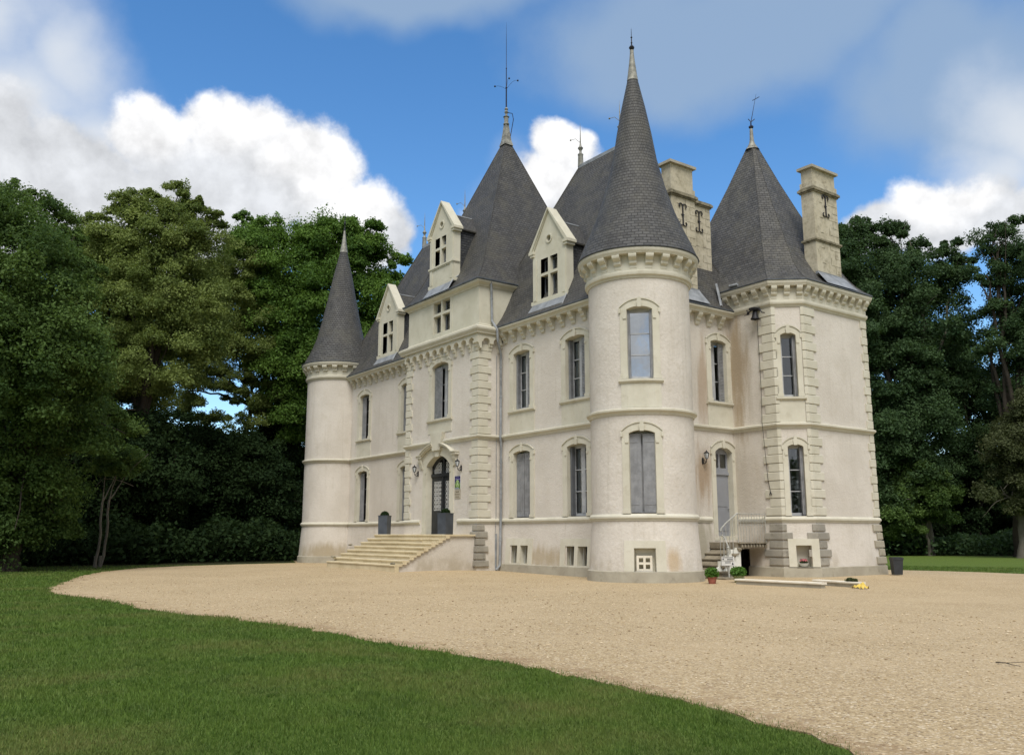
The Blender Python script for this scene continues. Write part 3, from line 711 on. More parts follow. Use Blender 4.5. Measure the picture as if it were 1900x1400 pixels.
# east wall (segment 6), s from v=0
add_window(6, 4.78, .84, UP, UPS, RISE, 'right', apron=5.28)
# chamfer of the polygonal tower (segment 8)
add_window(8, .53, .54, UP, UPS, RISE, 'rightstack', apron=5.28, jw=.18, single=True)
add_window(8, .575, .54, LO, LOS-.06, .08, 'rightstack', sill=False, jw=.18, single=True, curtain=True)

# basement openings with bars
def basement(i, s, w2, z0, z1):
    P = segframe(i); fr = MB(); W = w2*2+.19
    o = lambda x, d, z: P(x, d+off(z), z)
    holes[i].append((s-W/2, s+W/2, z0, z1))
    for a, b in ((-W/2-.27, -W/2), (-.095, .095), (W/2, W/2+.27)): fr.box(s+a, s+b, -.35, .03, z0-.0, z1, P=o)
    fr.box(s-W/2-.27, s+W/2+.27, -.35, .03, z1, z1+.26, P=o); fr.box(s-W/2-.27, s+W/2+.27, -.35, .035, z0-.08, z0-.002, P=o)
    wo = build('basement_window', fr, STONE, CH)
    br = MB()
    for a in (-W/2, .095):
        for q in (.3, .7): br.tube([o(s+a+w2*q, -.12, z0), o(s+a+w2*q, -.12, z1)], .013, 6)
    build('window_bars', br, RAIL, wo)
    pn = MB(); pn.add([P(s+x, -.27, z) for x, z in ((-W/2, z0), (W/2, z0), (W/2, z1), (-W/2, z1))], [(0, 1, 2, 3)]); build('pane', pn, GLASS, wo)
basement(5, 1.33, .47, .36, 1.02); basement(5, 4.67, .50, .36, 1.02)

# small stone cross windows
def crosswin(P, x0, x1, z0, z1, parent, depth=.32, proud=.0, frame=.0, split=.60):
    mb = MB(); xm = (x0+x1)/2; zm = z0+(z1-z0)*split
    mb.box(xm-.06, xm+.06, -.16, .004, z0, z1, P=P); mb.box(x0, xm-.06, -.16, .004, zm-.055, zm+.055, P=P); mb.box(xm+.06, x1, -.16, .004, zm-.055, zm+.055, P=P)
    for a, b in ((x0-.0, x0), (x1, x1)): pass
    for (xa, xb, za, zb) in ((x0-.02, x0, z0, z1), (x1, x1+.02, z0, z1)): mb.box(xa, xb, -depth, 0.001, za, zb, P=P)
    mb.box(x0, x1, -depth, .001, z0-.02, z0, P=P); mb.box(x0, x1, -depth, .001, z1, z1+.02, P=P)
    wo = build('cross_window', mb, ATTIC, parent)
    fr = MB()
    for a, b in ((x0, xm-.06), (xm+.06, x1)):
        for za, zb in ((z0, zm-.055), (zm+.055, z1)):
            fr.box(a, a+.04, -.24, -.19, za, zb, P=P); fr.box(b-.04, b, -.24, -.19, za, zb, P=P); fr.box(a+.04, b-.04, -.24, -.19, za, za+.05, P=P); fr.box(a+.04, b-.04, -.24, -.19, zb-.05, zb, P=P)
    return wo, fr
def pane(P, x0, x1, z0, z1, d, parent):
    mb = MB(); mb.add([P(x, d, z) for x, z in ((x0, z0), (x1, z0), (x1, z1), (x0, z1))], [(0, 1, 2, 3)]); return build('pane', mb, GLASS, parent)

# openings for the doors, niches
PB = segframe(3); DX = 2.76; DW, DZ0, DZS, DR = 1.84, 1.43, 4.25, .40
holes[3].append((DX-DW/2-.02, DX+DW/2+.02, DZ0-.01, DZS+DR))
PE = segframe(6); EX, EW, EZ0, EZS, ER = 4.83, .90, 1.37, 4.36, .17
holes[6].append((EX-EW/2-.02, EX+EW/2+.02, EZ0-.01, EZS+ER))
PC = segframe(8); NX = .64
holes[8].append((NX-.27, NX+.27, .30, 1.06))
PA = segframe(7)
holes[7].append((.06, .50, -.1, .92))
wall = MB()
for i in range(len(OUT)): wallseg(wall, i, holes[i])
build('wall', wall, WALLF, CH)
fl = MB(); fl.box(-28.4, -6.6, .1, 6.5, 9.30, 9.34); fl.box(-28.4, -6.6, .1, 6.5, 5.2, 5.24); fl.box(-19.1, -13.8, -1.0, .09, 9.30, 9.34); fl.box(-19.1, -13.8, -1.0, .09, 5.2, 5.24)  # near-black slabs added to keep daylight out of the hollow shell
build('floor', fl, DARKROOM, CH)

# attic storey of the entrance bay, with a cross window
at_ = MB(); UL, UR, VB = -19.29, -13.58, -1.07
PAT = flat((UL, VB), (0, -1)); ax0, ax1, az0, az1 = 2.17, 3.50, 9.92+.0, 11.28
xs = [0, ax0, ax1, UR-UL]; zs_ = [9.45, az0, az1, 11.5]
for a, b in zip(xs, xs[1:]):
    for c, d in zip(zs_, zs_[1:]):
        if a == ax0 and c == az0: continue
        at_.add([PAT(a, 0, c), PAT(b, 0, c), PAT(b, 0, d), PAT(a, 0, d)], [(0, 1, 2, 3)])
for (u, s) in ((UL, -1), (UR, 1)):
    at_.add([(u, VB, 9.45), (u, 5.8, 9.45), (u, 5.8, 11.5), (u, VB, 11.5)], [(0, 1, 2, 3) if s > 0 else (3, 2, 1, 0)])
at_.sweep([(UL, VB+.8), (UL, VB), (UR, VB), (UR, VB+.8)], [(0, 9.5), (.03, 9.5), (.03, 9.72), (0, 9.75)])
atw = build('attic_wall', at_, ATTIC, CH)
wo, fr = crosswin(PAT, ax0, ax1, az0, az1, CH); build('window_frame', fr, GREYDARK, wo); pane(PAT, ax0, ax1, az0, az1, -.22, wo)
fb = MB()
for (a, b, c, d) in ((ax0-.20, ax0-.02, az0-.2, az1+.2), (ax1+.02, ax1+.20, az0-.2, az1+.2), (ax0-.02, ax1+.02, az1+.02, az1+.2), (ax0-.02, ax1+.02, az0-.2, az0-.02)): fb.box(a, b, -.02, .014, c, d, P=PAT)
build('flat_surround', fb, ATTIC, wo)

# ------------------------------------------------------------------ round towers
FT, LT, TR = (-5.80, .15), (-28.85, 0.), 1.67
def tower_wall(c, r, top, hl):
    """hl: holes (angle0, angle1, z0, z1)"""
    mb = MB(); n = 72
    an = sorted(set([2*math.pi*k_/n for k_ in range(n)]+[h[j] % (2*math.pi) for h in hl for j in (0, 1)]))
    zz = sorted(set([-.1, .6, 1.2, 1.9, 3., 4.2, 5.4, 6.6, 7.8, top]+[h[j] for h in hl for j in (2, 3)]))
    an2 = an+[an[0]+2*math.pi]
    for a, b in zip(an2, an2[1:]):
        for c0, c1 in zip(zz, zz[1:]):
            am, zm = ((a+b)/2) % (2*math.pi), (c0+c1)/2
            if any(h[0] % (2*math.pi) < am < h[1] % (2*math.pi) and h[2] < zm < h[3] for h in hl): continue
            mb.add([(c[0]+(r+off(z))*math.cos(q), c[1]+(r+off(z))*math.sin(q), z) for q, z in ((a, c0), (b, c0), (b, c1), (a, c1))], [(0, 1, 2, 3)])
    return mb
TA = math.atan2(-.702, .712)
hw_ = .43/TR
hl = [(TA-.44/TR, TA+.44/TR, UP-.002, UPS+.09), (TA-.44/TR, TA+.44/TR, LO, LOS+.08), (TA-.32/TR, TA+.32/TR, .34, 1.02)]
def weld(mb):
    """merge the wall's shared corners so that it shades as one smooth surface"""
    key = {}; vs = []; mp = []
    for v in mb.v:
        k_ = tuple(round(x, 4) for x in v)
        if k_ not in key: key[k_] = len(vs); vs.append(v)
        mp.append(key[k_])
    mb.v = vs; mb.f = [tuple(mp[i] for i in f) for f in mb.f]; return mb
build('round_tower_wall', weld(tower_wall(FT, TR, 9.6, hl)), WALL, CH, smooth=True)
build('round_tower_wall', weld(tower_wall(LT, TR, 9.6, [])), WALLF, CH, smooth=True)
PT = curved(FT, TR, TA)
PTF = flat((FT[0]+TR*math.cos(TA), FT[1]+TR*math.sin(TA)), (math.cos(TA), math.sin(TA)))
window(PT, PTF, .02, .80, UP, UPS+.01, .09, 'open', apron=5.30, jw=.22, single='mirror', label='tall tower window with shutters folded back and glass bare')
window(PT, PTF, .0, .80, LO, LOS, .09, 'ajar', sill=False, jw=.22, label='tall tower window shut by two plain grey shutters')
# tower niche with a pierced vent block standing in it
nm = MB()
for (a, b, c, d) in ((-.60, -.31, .33, 1.02), (.31, .60, .33, 1.02), (-.60, 0., 1.02, 1.24), (0., .60, 1.02, 1.24)):
    k2 = 4
    for q in range(k2):
        x0, x1 = a+(b-a)*q/k2, a+(b-a)*(q+1)/k2
        nm.box(x0, x1, -.30, .03, c, d, P=lambda x, dd, z: PT(x, dd+off(z), z))
nm.add([PTF(x, -.16, z) for x, z in ((-.34, .3), (.34, .3), (.34, 1.06), (-.34, 1.06))], [(0, 1, 2, 3)])
nm.add([PTF(x, dd, .335) for x, dd in ((-.34, -.2), (.34, -.2), (.34, .12), (-.34, .12))], [(0, 1, 2, 3)])
build('tower_niche', nm, [STONE], CH)
vb = MB(); bs_ = .235
for x in (-1, 0, 1): vb.box(-.02+x*(bs_-.035)-.035, -.02+x*(bs_-.035)+.035, -.075, .045, .338, .80, P=PTF)
for z in (.338, .535, .73):
    for x in (-1, 0):
        vb.box(-.02+x*(bs_-.035)+.036, -.02+(x+1)*(bs_-.035)-.036, -.072, .042, z+.001, z+.068, P=PTF)
build('vent_block', vb, COPING, None, label='square white pierced vent block in the niche at the foot of the round tower', cat='vent block')

def rect_prof(o0, o1, z0, z1): return [(o0, z0), (o1, z0), (o1, z1), (o0, z1)]
BANDM = [(-.02, 5.08), (.03, 5.08), (.05, 5.14), (.10, 5.17), (.125, 5.20), (.125, 5.255), (.06, 5.285), (-.02, 5.29)]
BANDP = [(-.02, 1.84), (.035, 1.84), (.05, 1.90), (.085, 1.915), (.085, 1.97), (.03, 2.035), (-.02, 2.04)]
def lathe_prof(c, r, prof, n=72): 
    mb = MB(); mb.lathe([(r+o, z) for o, z in prof]+[(r+prof[0][0], prof[0][1])], c, n); return mb
for c in (FT, LT):
    for pr in (BANDM, BANDP):
        b_ = MB(); b_.lathe([(TR+o, z) for o, z in pr], c, 72); build('tower_string_course', b_, STONE, CH, smooth=True, sharp=30)
    b_ = MB(); b_.lathe([(TR+.0, -.1), (TR+.19, -.1), (TR+.17, .31), (TR+.12, .335), (TR, .335)], c, 72); build('tower_base', b_, BASESTONE, CH, smooth=True, sharp=30)
# string courses of the walls
paths = [[(-27.3, 0.), (-19.29, 0.)], [(-19.29, 0.), (-19.29, -1.07), (-13.58, -1.07), (-13.58, 0.), (-7.3, 0.)],
         [(-6.43, 1.6), (-6.43, 5.44), (-4.465, 5.44), (-3.746, 6.28), (-3.746, 10.15), (-4.465, 11.0), (-8, 11.)]]
def course(path, prof, mat=STONE, name='string_course'):
    m_ = MB(); m_.sweep(path, prof); build(name, m_, mat, CH)
course([(-27.4, 0.), (-19.40, 0.)], BANDM); course([(-27.4, 0.), (-19.40, 0.)], BANDP)
KX0, KX1 = -19.29+2.76-.50, -19.29+2.76+.50
course([(-19.29, -.05), (-19.29, -1.07), (KX0, -1.07)], BANDM); course([(KX1, -1.07), (-13.58, -1.07), (-13.58, -.14)], BANDM)
course([(-13.44, 0.), (-7.3, 0.)], BANDM); course([(-13.46, 0.), (-7.3, 0.)], BANDP)
course([(-19.29, -.05), (-19.29, -1.07), (-17.95, -1.07)], BANDP); course([(-15.0, -1.07), (-13.58, -1.07), (-13.58, -.1)], BANDP)
course(paths[2], BANDM)
course([(-6.43, 1.4), (-6.43, 4.08)], BANDP); course([(-6.28, 5.44), (-4.465, 5.44), (-3.746, 6.28), (-3.746, 10.15), (-4.465, 11.0), (-8, 11.)], BANDP)
BP = [(.0, -.1), (.19, -.1), (.17, .31), (.10, .335), (.0, .335)]
course([(-13.40, 0.), (-7.3, 0.)], BP, BASESTONE, 'base_course'); course([(-27.4, 0.), (-19.3, 0.)], BP, BASESTONE, 'base_course')
course([(-5.86, 5.44), (-4.465, 5.44), (-3.746, 6.28), (-3.746, 10.15), (-4.465, 11.0), (-8, 11.)], BP, BASESTONE, 'base_course')

# ------------------------------------------------------------------ quoins
def quoin(path_l, corner, path_r, z0, z1, pitch, long_, short_, mat, proud=.035, gap=.018, start=0, lower=False, lr=None):
    """stones wrapping a corner; path_l and path_r are unit directions away from the corner"""
    mb = MB(); n = int(round((z1-z0)/pitch)); h = (z1-z0)/n
    for k_ in range(n):
        lg = (k_+start) % 2 == 0
        a = long_ if lg else short_; b = a if lr is None else (lr[0] if lg else lr[1])
        p = proud+(.012 if lg else 0.)
        za, zb = z0+k_*h+gap*.5, z0+(k_+1)*h-gap*.5
        o = lambda z: off(z)
        pa = (corner[0]+path_l[0]*a, corner[1]+path_l[1]*a); pb = (corner[0]+path_r[0]*b, corner[1]+path_r[1]*b)
        pth = [pa, corner, pb]; mt = miter(pth); vs = []; bev = .014
        for (q, m_) in zip(pth, mt):
            for (oo, z) in ((-.02, za), (p-bev+o(za), za), (p+o(za), za+bev), (p+o(zb), zb-bev), (p-bev+o(zb), zb), (-.02, zb)):
                vs.append((q[0]+m_[0]*oo, q[1]+m_[1]*oo, z))
        fs = []
        for i in range(2):
            for j in range(6): fs.append((i*6+j, i*6+(j+1) % 6, (i+1)*6+(j+1) % 6, (i+1)*6+j))
        fs += [tuple(range(6))[::-1], tuple(range(12, 18))]
        mb.add(vs, fs)
    return build('quoin', mb, mat, CH)
LF, RT, BK = (-1, 0), (1, 0), (0, 1)
cd_ = np.array([-3.746+4.465, 6.28-5.44]); cd_ = tuple(cd_/np.hypot(*cd_)); ncd = (-cd_[0], -cd_[1])
for (z0, z1) in ((2.06, 5.07), (5.30, 8.92)):
    nq = .305
    quoin(LF, (-13.58, -1.07), BK, z0, z1, nq, .57, .43, STONE)
    quoin(BK, (-19.29, -1.07), RT, z0, z1, nq, .50, .36, STONE)
for (z0, z1) in ((2.06, 5.07), (5.30, 9.46)):
    quoin(LF, (-4.465, 5.44), cd_, z0, z1, .31, .62, .44, STONE, lr=(.115, .115))
    quoin(ncd, (-3.746, 6.28), BK, z0, z1, .31, .10, .10, STONE, lr=(.62, .44))
    quoin((0, -1), (-3.746, 10.15), (-cd_[0], cd_[1]), z0, z1, .31, .36, .24, STONE)
quoin(LF, (-13.58, -1.07), BK, .20, 1.82, .27, .40, .27, GREYSTONE, proud=.06, gap=.05)
quoin(LF, (-4.465, 5.44), cd_, .36, 1.80, .29, .70, .50, GREYSTONE, proud=.05, gap=.05, lr=(.30, .12), start=1)
quoin(ncd, (-3.746, 6.28), BK, .36, 1.80, .29, .30, .12, GREYSTONE, proud=.05, gap=.05, lr=(.62, .45), start=1)
quoin((0, -1), (-3.746, 10.15), (-cd_[0], cd_[1]), .36, 1.80, .29, .50, .30, BASESTONE, proud=.05, gap=.04)
# niche of the polygonal tower
nm = MB(); PCo = lambda x, d, z: PC(x, d+off(z), z)
for (a, b, c, d) in ((NX-.52, NX-.26, .337, 1.06), (NX+.26, NX+.52, .337, 1.06), (NX-.52, NX+.52, 1.06, 1.28)): nm.box(a, b, -.30, .065, c, d, P=PCo)
nm.add([PC(NX+x, -.20, z) for x, z in ((-.27, .3), (.27, .3), (.27, 1.07), (-.27, 1.07))], [(0, 1, 2, 3)])
nm.add([PC(NX+x, d, .338) for x, d in ((-.27, -.25), (.27, -.25), (.27, .2), (-.27, .2))], [(0, 1, 2, 3)])
build('tower_niche', nm, STONE, CH)

# ------------------------------------------------------------------ cornices and corbels
def corbel_mesh(P, s, z1, w=.20, h=.42, dep=.26):
    mb = MB()
    pr = [(-.02, z1-h), (.05, z1-h), (.075, z1-h+.05), (.075, z1-h*.72), (.10, z1-h*.70), (.15, z1-h*.60), (.155, z1-h*.42), (.20, z1-h*.36), (dep-.015, z1-h*.24), (dep, z1-h*.14), (dep, z1), (-.02, z1)]
    mb.prism(pr, s-w/2, s+w/2, lambda d, z, a: P(a, d, z)); return mb
def corbels(P, s_list, z1, parent, **kw):
    for s in s_list: build('corbel', corbel_mesh(P, s, z1, **kw), STONE, parent)
# wings and the east wall: gutter at z 9.6
WCOR = [(-.02, 9.38), (.27, 9.38), (.285, 9.43), (.31, 9.46), (.36, 9.50), (.38, 9.53), (.38, 9.57), (-.02, 9.57)]
GUT = [(.20, 9.572), (.37, 9.572), (.405, 9.60), (.405, 9.635), (.20, 9.66)]
def cornice(path, segs):
    mb = MB(); mb.sweep(path, WCOR); o = build('cornice', mb, STONE, CH)
    g = MB(); g.sweep(path, GUT); build('gutter', g, ZINCD, CH)
    for P, lst in segs: corbels(P, lst, 9.38, o)
    return o
P5, P1, P6 = segframe(5), segframe(1), segframe(6)
cornice([(-13.55, 0.), (-7.0, 0.)], [(P5, [.38+.605*k_ for k_ in range(10)])])
cornice([(-27.5, 0.), (-19.32, 0.)], [(P1, [1.75+.61*k_ for k_ in range(12)])])
cornice([(-6.43, 1.5), (-6.43, 5.46)], [(P6, [3.05+.62*k_ for k_ in range(4)])])
# bay: corbel table of little arches
mb = MB(); L3 = UR-UL
BC = [(-.02, 9.30), (.25, 9.30), (.26, 9.36), (.30, 9.41), (.33, 9.47), (.33, 9.55), (.27, 9.58), (.18, 9.63), (-.02, 9.66)]
mb.sweep([(UL, -.05), (UL, VB), (UR, VB), (UR, -.05)], BC)
bc = build('cornice', mb, STONE, CH)
def archtable(P, L, n, inset=0.):
    tb = MB(); pw = .17; sp = L/n
    for k_ in range(n):
        x0 = k_*sp
        ra = (sp-pw)/2; pts = [(x0, 9.31), (x0, 8.98), (x0+pw/2, 8.98)]
        pts += [(x0+sp/2-ra*math.cos(math.pi*q/8), 8.98+ra*.95*math.sin(math.pi*q/8)) for q in range(9)]
        pts += [(x0+sp, 8.98), (x0+sp, 9.31)]
        # fan it from the top edge
        top = [(x, 9.31) for x, z in pts[1:-1]]; low = pts[1:-1]
        for a in range(len(low)-1):
            q = [low[a], low[a+1], top[a+1], top[a]]
            tb.add([P(x, d, z) for d in (.18, -.01) for x, z in q], [(0, 1, 2, 3), (0, 4, 5, 1)])
    return tb
P3 = segframe(3); P4 = segframe(4); P2 = segframe(2)
for P, L, n in ((P3, L3, 10), (P4, 1.0, 2), (P2, 1.0, 2)):
    build('arch_table', archtable(P, L, n), STONE, bc)
    for k_ in range(n+1):
        s = L*k_/n
        if P is P3 and k_ in (0, n): s += .09 if k_ == 0 else -.09
        if P is not P3 and ((P is P4 and k_ == 0) or (P is P2 and k_ == n)): continue
        cb = MB(); pr = [(-.02, 8.62), (.05, 8.62), (.07, 8.68), (.07, 8.78), (.12, 8.80), (.13, 8.90), (.18, 8.92), (.183, 9.02), (-.02, 9.02)]
        cb.prism(pr, s-.085, s+.085, lambda d, z, a: P(a, d, z)); build('corbel', cb, STONE, bc)
cb = MB(); cb.prism([(-.02, 8.70), (.05, 8.70), (.09, 8.78), (.13, 8.90), (.185, 8.93), (.185, 9.305), (-.02, 9.305)], L3-.10, L3+.184, lambda d, z, a_: P3(a_, d, z)); build('corner_corbel', cb, STONE, bc)
# bay eave
mb = MB(); BE = [(-.02, 11.30), (.03, 11.30), (.06, 11.36), (.16, 11.42), (.20, 11.47), (.20, 11.51), (-.02, 11.51)]
EP = [(UL, 5.6), (UL, VB), (UR, VB), (UR, 5.6)]
mb.sweep(EP, BE); build('eave_moulding', mb, STONE, CH)
g = MB(); g.sweep(EP, [(.05, 11.512), (.20, 11.512), (.245, 11.54), (.245, 11.585), (.05, 11.60)]); build('gutter', g, ZINCD, CH)
# towers
TCOR = [(-.02, 10.20), (.29, 10.20), (.30, 10.23), (.315, 10.25), (.335, 10.29), (.345, 10.34), (.345, 10.37), (-.02, 10.37)]
TLOW = [(-.02, 9.46), (.03, 9.46), (.05, 9.52), (.10, 9.55), (.115, 9.60), (.115, 9.66), (.08, 9.68), (-.02, 9.69)]
def tower_cornice(c, n, a0, a1):
    mb = MB(); mb.lathe([(TR+o, z) for o, z in TCOR], c, 72); mb.lathe([(TR+o, z) for o, z in TLOW], c, 72)
    mb.lathe([(TR+.06, 9.6), (TR+.06, 10.2)], c, 72)
    o = build('tower_cornice', mb, STONE, CH, smooth=True, sharp=25)
    P = curved(c, TR, 0.)
    for k_ in range(n):
        a = 2*math.pi*k_/n
        if a0 <= (a-a0) % (2*math.pi)+a0 <= a1: build('corbel', corbel_mesh(P, a*TR, 10.20, w=.215, h=.48, dep=.285), STONE, o)
    g = MB(); g.lathe([(TR+.1, 10.372), (TR+.335, 10.372), (TR+.37, 10.395), (TR+.37, 10.42), (TR+.2, 10.44)], c, 72); build('gutter', g, ZINCD, CH, smooth=True)
tower_cornice(FT, 22, TA-1.75, TA+1.75); tower_cornice(LT, 22, TA-2.0, TA+1.1)
TP = [(-7.4, 5.44), (-4.465, 5.44), (-3.746, 6.28), (-3.746, 10.15), (-4.465, 11.0), (-8., 11.)]
mb = MB(); mb.sweep(TP, [(o*.92, z) for o, z in TCOR]); mb.sweep(TP, TLOW); mb.sweep(TP, [(-.02, 9.66), (.06, 9.66), (.06, 10.14), (-.02, 10.14)])
tcn = build('tower_cornice', mb, STONE, CH)
corbels(segframe(7), [.08+.445*k_ for k_ in range(5)], 10.20, tcn, w=.20, h=.48)
corbels(segframe(8), [.10, .55, 1.0], 10.20, tcn, w=.20, h=.48)
corbels(segframe(9), [.10+.458*k_ for k_ in range(9)], 10.20, tcn, w=.20, h=.48)
g = MB(); g.sweep(TP, [(.1, 10.372), (.315, 10.372), (.35, 10.395), (.35, 10.42), (.2, 10.44)]); build('gutter', g, ZINCD, CH)

# ------------------------------------------------------------------ roofs
def rings(rs, cap=True):
    mb = MB(); n = len(rs[0]); L = [0.]*n
    for a, b in zip(rs, rs[1:]):
        nl = []
        for i in range(n):
            j = (i+1) % n
            e = np.array(rs[0][j])-np.array(rs[0][i]); e = e/np.linalg.norm(e)
            A, B, C, D = [np.array(q) for q in (a[i], a[j], b[j], b[i])]
            h = np.linalg.norm(np.cross(D-A, e)) if np.linalg.norm(D-A) > 0 else 0
            mb.add([A, B, C, D], [(0, 1, 2, 3)], [[(A@e+i*7.3, L[i]), (B@e+i*7.3, L[i]), (C@e+i*7.3, L[i]+h), (D@e+i*7.3, L[i]+h)]])
            nl.append(L[i]+h)
        L = nl
    if cap: mb.add(rs[-1], [tuple(range(n))], [[(0, 0)]*n])
    return mb
def hips(mb, rs, idx, r=.045):
    for i in idx: mb.tube([tuple(q[i]) for q in rs], r, 6)
def lerp_ring(base, topr, prof):
    """prof: (fraction towards the top plan, z)"""
    return [[(b[0]+(t_[0]-b[0])*f, b[1]+(t_[1]-b[1])*f, z) for b, t_ in zip(base, topr)] for f, z in prof]
def cone(c, prof):
    mb = MB(); mb.lathe(prof, c, 64, uv=True, uvr=1.25); return build('tower_roof', mb, SLATE, CH, smooth=True, sharp=60)
cf = cone(FT, [(2.05, 10.40), (1.99, 10.50), (1.90, 10.72), (1.80, 10.98), (1.63, 11.35), (1.33, 12.07), (1.02, 13.06), (.76, 14.1), (.60, 15.1), (.41, 16.1), (.17, 17.2)])
cl = cone(LT, [(1.96, 10.40), (1.90, 10.50), (1.82, 10.70), (1.70, 10.92), (1.52, 11.3), (1.30, 11.9), (1.05, 12.9), (.77, 14.25), (.50, 15.65), (.19, 17.0)])
def finial(c, parts, mats, parent, spike=None):
    mb = MB(); mb.lathe(parts, c, 12); return build('finial', mb, mats, parent, smooth=True, sharp=50)
cap_ = finial(FT, [(0.2, 17.12), (0.16, 17.4), (0.1, 17.88), (0.075, 18.136), (0.07, 18.152), (0.07, 18.296), (0.001, 18.312)], LEAD, cf)
mb = MB(); mb.lathe([(0.03, 18.28), (0.05, 18.317), (0.09, 18.367), (0.1, 18.404), (0.06, 18.466), (0.03, 18.485), (0.02, 18.559), (0.035, 18.59), (0.02, 18.621), (0.018, 18.776), (0.04, 18.801), (0.012, 18.826), (0.008, 19.086), (0.001, 19.179)], FT, 10); build('finial', mb, IRON, cf, smooth=True)
finial(LT, [(.22, 16.95), (.13, 17.5), (.06, 18.1), (.05, 18.25), (.001, 18.27)], LEAD, cl)
mb = MB(); mb.lathe([(.03, 18.2), (.06, 18.30), (.03, 18.36), (.03, 18.6), (.075, 18.66), (.03, 18.73), (.02, 19.0), (.001, 19.5)], LT, 10); build('finial', mb, IRON, cl, smooth=True)
# bay pyramid
Lb, Rb, Fb, Bb = UL-.2, UR+.2, VB-.2, 5.85
base = [(Lb, Fb), (Rb, Fb), (Rb, Bb), (Lb, Bb)]; ac = (-16.43, 2.30)
topr = [(ac[0]-.16, ac[1]-.16), (ac[0]+.16, ac[1]-.16), (ac[0]+.16, ac[1]+.16), (ac[0]-.16, ac[1]+.16)]
bp = [(0, 11.56), (.05, 11.74), (.10, 11.98), (.155, 12.32), (.22, 12.80), (.34, 13.80), (.50, 15.15), (.75, 17.25), (1., 19.35)]
rb = lerp_ring(base, topr, bp)
bayr = build('bay_roof', rings(rb), SLATE_B, CH)
hm = MB(); hips(hm, rb, (0, 1, 2, 3), .018); build('hip', hm, SLATE_B, bayr, smooth=True)
mb = MB(); rr = lerp_ring([(ac[0]+sx_*.24, ac[1]+sy_*.24) for sx_, sy_ in ((-1, -1), (1, -1), (1, 1), (-1, 1))], [(ac[0]+sx_*.09, ac[1]+sy_*.09) for sx_, sy_ in ((-1, -1), (1, -1), (1, 1), (-1, 1))], [(0, 19.28), (.45, 19.55), (.8, 20.0), (1, 20.35)])
mb = rings(rr); mb.lathe([(.13, 20.33), (.15, 20.38), (.10, 20.45), (.11, 20.70), (.15, 20.74), (.06, 20.80), (.05, 20.9), (.10, 20.98), (.05, 21.06), (.09, 21.14), (.035, 21.22)], ac, 10)
build('finial', mb, [LEAD], bayr)
mb = MB(); mb.lathe([(0.034, 21.2), (0.03, 22.19), (0.048, 22.235), (0.022, 22.298), (0.02, 23.18), (0.034, 23.225), (0.014, 23.27), (0.011, 24.62), (0.003, 25.61)], ac, 8)
for sx_, hz in ((1, 22.55), (-1, 22.35), (.25, 22.7)):
    p = [Vector((ac[0], ac[1], 22.15))+Vector(((.71*sx_*q*.55), .70*sx_*q*.55, (hz-22.15)*math.sin(q*1.9)/.95)) for q in (0, .25, .5, .75, 1.)]
    mb.tube(p, .007, 5); mb.ball(p[-1], .045, 6)
mb.tube([(ac[0]+.12, ac[1]+.12, 19.6), (ac[0]+.24, ac[1]+.24, 20.6), (ac[0]+.2, ac[1]+.2, 20.9), (ac[0]+.06, ac[1]+.06, 20.95)], .018, 5)
build('lightning_rod', mb, IRONB, bayr, smooth=True)
# pavilions of the two wings
def pavilion(x0, x1, r0, r1, z0=9.62):
    y0, y1, yr, zr = -.36, 6.95, 3.3, 17.0
    base = [(x0, y0), (x1, y0), (x1, y1), (x0, y1)]; e = .08
    topr = [(r0, yr-e), (r1, yr-e), (r1, yr+e), (r0, yr+e)]
    pf = [(0, z0), (.06, z0+.24), (.115, z0+.52), (.17, z0+.88), (.25, z0+1.5), (.5, z0+3.5), (1., zr)]
    rs = lerp_ring(base, topr, pf); o = build('main_roof', rings(rs), SLATE_B, CH)
    h_ = MB(); hips(h_, rs, (0, 1, 2, 3), .035); build('hip', h_, SLATE_B, o, smooth=True)
    rd = MB(); rd.box(r0-.05, r1+.05, yr-.11, yr+.11, zr-.05, zr+.10); build('ridge_cap', rd, ZINC, o)
    for rx in (r0, r1):
        f_ = MB(); f_.lathe([(.13, zr+.05), (.11, zr+.55), (.13, zr+.60), (.06, zr+.68), (.05, zr+.78), (.12, zr+.90), (.05, zr+1.0), (.03, zr+1.15), (.02, zr+1.6), (.001, zr+2.1)], (rx, yr), 10)
        f_.tube([(rx, yr, zr+1.15), (rx-.15, yr-.15, zr+1.35), (rx-.3, yr-.3, zr+1.3)], .012, 5); f_.ball((rx-.3, yr-.3, zr+1.3), .04, 6)
        build('finial', f_, LEAD, o, smooth=True)
    return o
pavR = pavilion(-15.3, -6.05, -12.3, -9.8); pavL = pavilion(-29.0, -17.6, -25.6, -21.5)
# polygonal tower roof
pb = [(-10.4, 5.12), (-4.32, 5.12), (-3.42, 6.16), (-3.42, 10.27), (-4.32, 11.33), (-10.4, 11.33)]; tc_ = (-7.05, 8.20)
tp = [(tc_[0]+(x-tc_[0])*.05, tc_[1]+(y-tc_[1])*.05) for x, y in pb]
pf = [(0, 10.43), (.07, 10.60), (.14, 10.84), (.21, 11.16), (.275, 11.55), (.45, 12.86), (.625, 14.13), (.80, 15.55), (1., 17.3)]
rp = lerp_ring(pb, tp, pf); polyr = build('pavilion_roof', rings(rp), SLATE_P, CH)
hm = MB(); hips(hm, rp, (1, 2, 3), .012); build('hip', hm, SLATE_P, polyr, smooth=True)
mb = MB(); mb.lathe([(0.3, 17.18), (0.22, 17.289), (0.12, 17.469), (0.085, 17.625), (0.065, 18.093), (0.05, 18.147), (0.04, 18.163)], tc_, 10); build('finial', mb, LEAD, polyr, smooth=True)
